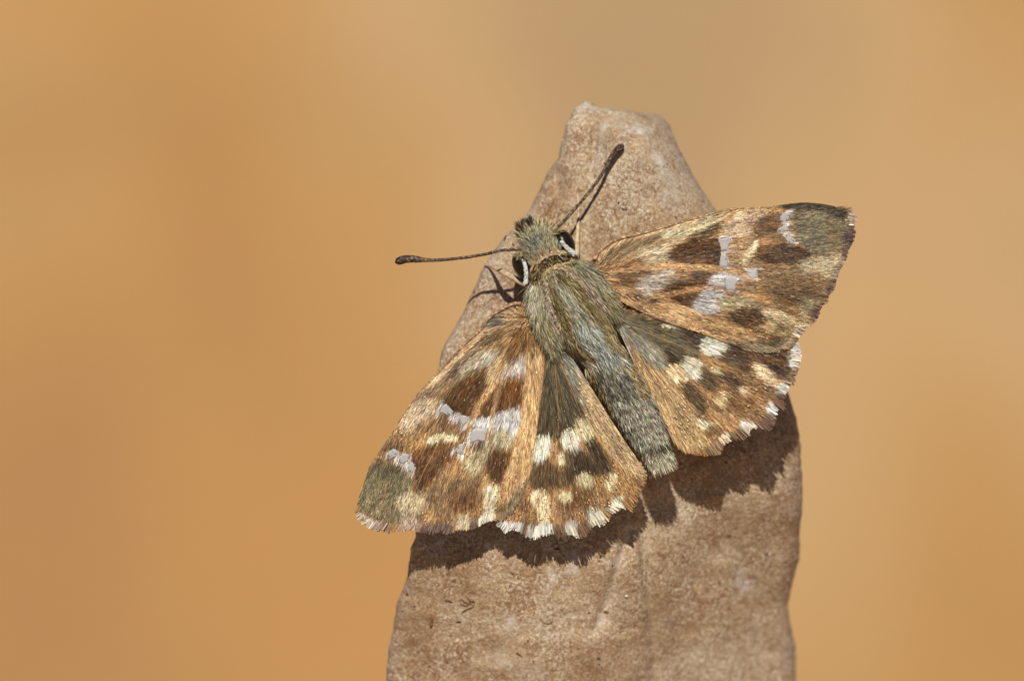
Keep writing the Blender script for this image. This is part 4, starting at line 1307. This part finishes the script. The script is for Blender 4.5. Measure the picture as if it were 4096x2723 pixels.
# antennae: ringed shaft thickening to a flat club
def antenna(pts, zs, clubw):
    path = tube_path(pts, zs, 150, '7')
    u = np.linspace(0, 1, 150)
    w = np.interp(u, [0, .03, .5, .68, .76, .83, .95, .985, 1], [.06, .06, .06, .07, .09, clubw * .85, clubw, clubw * .7, .04])
    rings, *_ = loft_points(path, w, w * .8, 14)

    def cols(v):
        i = np.minimum(np.arange(len(v)) // 14, 149)
        uu = i / 149
        base = np.tile(lin((58, 42, 34)), (len(v), 1))
        ring = (np.sin(i * 1.9) > .25)[:, None]
        k = np.arange(len(v)) % 14
        under = ((k > 7) & (k < 14))[:, None]
        c = np.where(ring & (uu < .8)[:, None], lin((108, 88, 70)), base)
        c = np.where(under & (uu < .93)[:, None], lin((196, 172, 138)), c)
        c = np.where((uu > .95)[:, None], lin((44, 27, 18)), c)
        return c * np.exp(rng.normal(0, .25, len(v)))[:, None]
    o = loft('antenna', path, w, w * .8, 14, M_ANT, body, cols, origin=R0)
    # fine scales on the club and shaft
    n = 900
    fi = rng.uniform(2, 146, n)
    i0 = fi.astype(int)
    ph = rng.uniform(-.2 * math.pi, 1.2 * math.pi, n)
    _, t, sd, up = loft_points(path, w, w, 4)
    P = path[i0] + sd[i0] * (np.cos(ph) * w[i0])[:, None] + up[i0] * (np.sin(ph) * w[i0] * .8)[:, None]
    N = sd[i0] * np.cos(ph)[:, None] + up[i0] * np.sin(ph)[:, None]
    c = np.tile(lin((60, 44, 36)), (n, 1))
    c[rng.random(n) < .25] = lin((150, 128, 102))
    hairs('antenna_scales', o, P, t[i0] + N * .04, N, rng.uniform(6, 12, n) * K, rng.uniform(2.5, 4.5, n) * K, jitter(c, .25), np.full(n, .002), M_FUR, .2, .6, origin=ORIGIN[o.name])
    return o


M_ANT = attr_mat('antenna_cuticle', .45, .4)
antenna([(765, 848), (660, 853), (590, 872), (500, 888), (430, 896), (340, 905), (260, 905), (200, 898), (150, 900), (106, 918)],
        [.75, .6, .3, .1, .1, .15, .2, .2, .15, .05], .185)
az = [(950, 742), (1010, 680), (1070, 612), (1130, 540), (1180, 472), (1218, 405), (1250, 355), (1280, 318), (1305, 303)]
sz = stone_z(px('7', az) * .57593)
gap = np.array([2.0, 1.5, 1.05, .85, .7, .5, .38, .3, .24])
antenna(az, sz + gap, .165)

# legs
M_LEG = plain_mat('leg_cuticle', (206, 184, 148), .5, .4, (6000, (160, 132, 98)))


def leg(pts, v, zs, widths, lifts=None):
    s = px(v, pts)
    z = np.array([stone_z(a[None] * .57593)[0] + (l if g is None else 0) if g is None else g for a, g, l in zip(s, zs, lifts or [0] * len(zs))])
    l = smooth_poly(np.concatenate([s, z[:, None] / K], 1), 1, False)
    l = resample(l, 46)
    path = mm(l[:, :2], l[:, 2] * K)
    w = np.interp(np.linspace(0, 1, 46), np.linspace(0, 1, len(widths)), widths)
    return loft('leg', path, w, w * .9, 10, M_LEG, body, origin=R0)


leg([(900, 1330), (790, 1330), (590, 1215), (400, 1110), (230, 1030), (130, 945)], '4', [-.05, .0, -.15, -.55, None, None],
    [.13, .14, .14, .10, .05, .03], [0, 0, 0, 0, .18, .02])
leg([(1540, 1000), (1600, 870), (1600, 640), (1622, 330), (1622, 60), (1608, -100)], '4', [-.1, -.5, None, None, None, None],
    [.13, .13, .12, .09, .05, .035], [0, 0, .35, .16, .05, .02])
# walking legs under the wings
leg([(330, 500), (230, 560), (120, 620), (60, 760), (40, 850)], '5', [-.3, -.5, None, None, None], [.15, .16, .12, .07, .03], [0, 0, .5, .1, .02])
leg([(760, 380), (860, 330), (960, 330), (1080, 260), (1150, 200)], '5', [-.3, -.5, None, None, None], [.15, .16, .12, .07, .03], [0, 0, .5, .1, .02])
leg([(500, 640), (420, 800), (400, 1000), (420, 1150), (440, 1250)], '5', [-.3, -.5, None, None, None], [.15, .16, .12, .07, .03], [0, 0, .5, .1, .02])
leg([(820, 560), (940, 620), (1060, 760), (1120, 900), (1160, 1000)], '5', [-.3, -.5, None, None, None], [.15, .16, .12, .07, .03], [0, 0, .5, .1, .02])

# ------------------------------------------------------------------ crumbs on the stone
M_CRUMB = plain_mat('dry_plant', (96, 68, 46), .8, .2, (4000, (140, 98, 60)))


def twig(parent, name, v, pts, w, org, mat=None, lift=.02):
    s = px(v, pts)
    z = stone_z(s * .57593) + lift
    l = smooth_poly(np.concatenate([s, z[:, None] / K], 1), 1, False)
    l = resample(l, 14)
    path = mm(l[:, :2], l[:, 2] * K)
    ww = np.interp(np.linspace(0, 1, 14), [0, .15, .6, 1], [.25 * w, .62 * w, .55 * w, .1 * w])
    return loft(name, path, ww, ww * .8, 7, mat or M_CRUMB, parent, origin=org)


c0 = on_stone('9', [(1050, 900)], .02)[0]
frag = bpy.data.objects.new('plant_fragment', None)
col.objects.link(frag)
frag.matrix_world = Matrix.Translation(FOCUS + VIEW @ Vector(c0) / 1000) @ VIEW.to_4x4()
frag.empty_display_size = .001
ORIGIN['plant_fragment'] = tuple(c0)
tag(frag, 'tiny dark branched scrap of dry plant stuck to the stone below the wing', 'plant fragment')
for pts, w in (([(1010, 850), (1035, 880), (1068, 905)], .05), ([(970, 870), (1010, 905), (1060, 912)], .06), ([(965, 915), (1010, 930), (1050, 905)], .045),
               ([(975, 985), (1010, 955), (1065, 940), (1075, 915)], .05), ([(1035, 895), (1075, 890), (1080, 912)], .06)):
    twig(frag, 'sprig', '9', pts, w, c0)
for v, pts, w, lab, nm in (('9', [(838, 890), (870, 882), (905, 900)], .07, 'small dark flat crumb beside the branched plant scrap', 'crumb'),
                           ('9', [(735, 1100), (742, 1050), (742, 995)], .12, 'dark oval husk lying lengthwise near the stone edge', 'husk'),
                           ('9', [(1590, 1030), (1640, 1075), (1700, 1050)], .028, 'thin curved brown fibre lying on the lower stone', 'fibre'),
                           ('9', [(1405, 1295), (1430, 1310), (1455, 1330)], .08, 'orange brown elongated grain on the lower stone', 'grain'),
                           ('9', [(2095, 970), (2115, 975), (2135, 985)], .11, 'dark round grain in the shallow groove of the stone', 'grain'),
                           ('7', [(1245, 505), (1258, 512), (1268, 525)], .03, 'short dark curved bristle on the stone beside the antenna', 'bristle')):
    o = twig(None, nm, v, pts, w, on_stone(v, pts[1:2], 0)[0])
    tag(o, lab, 'debris')
o = twig(None, 'grain', '8', [(1312, 893), (1320, 895), (1328, 897)], .11, on_stone('8', [(1320, 895)], 0)[0], plain_mat('white_grit', (225, 218, 205), .6))
tag(o, 'single white grit grain on the stone ridge', 'debris')
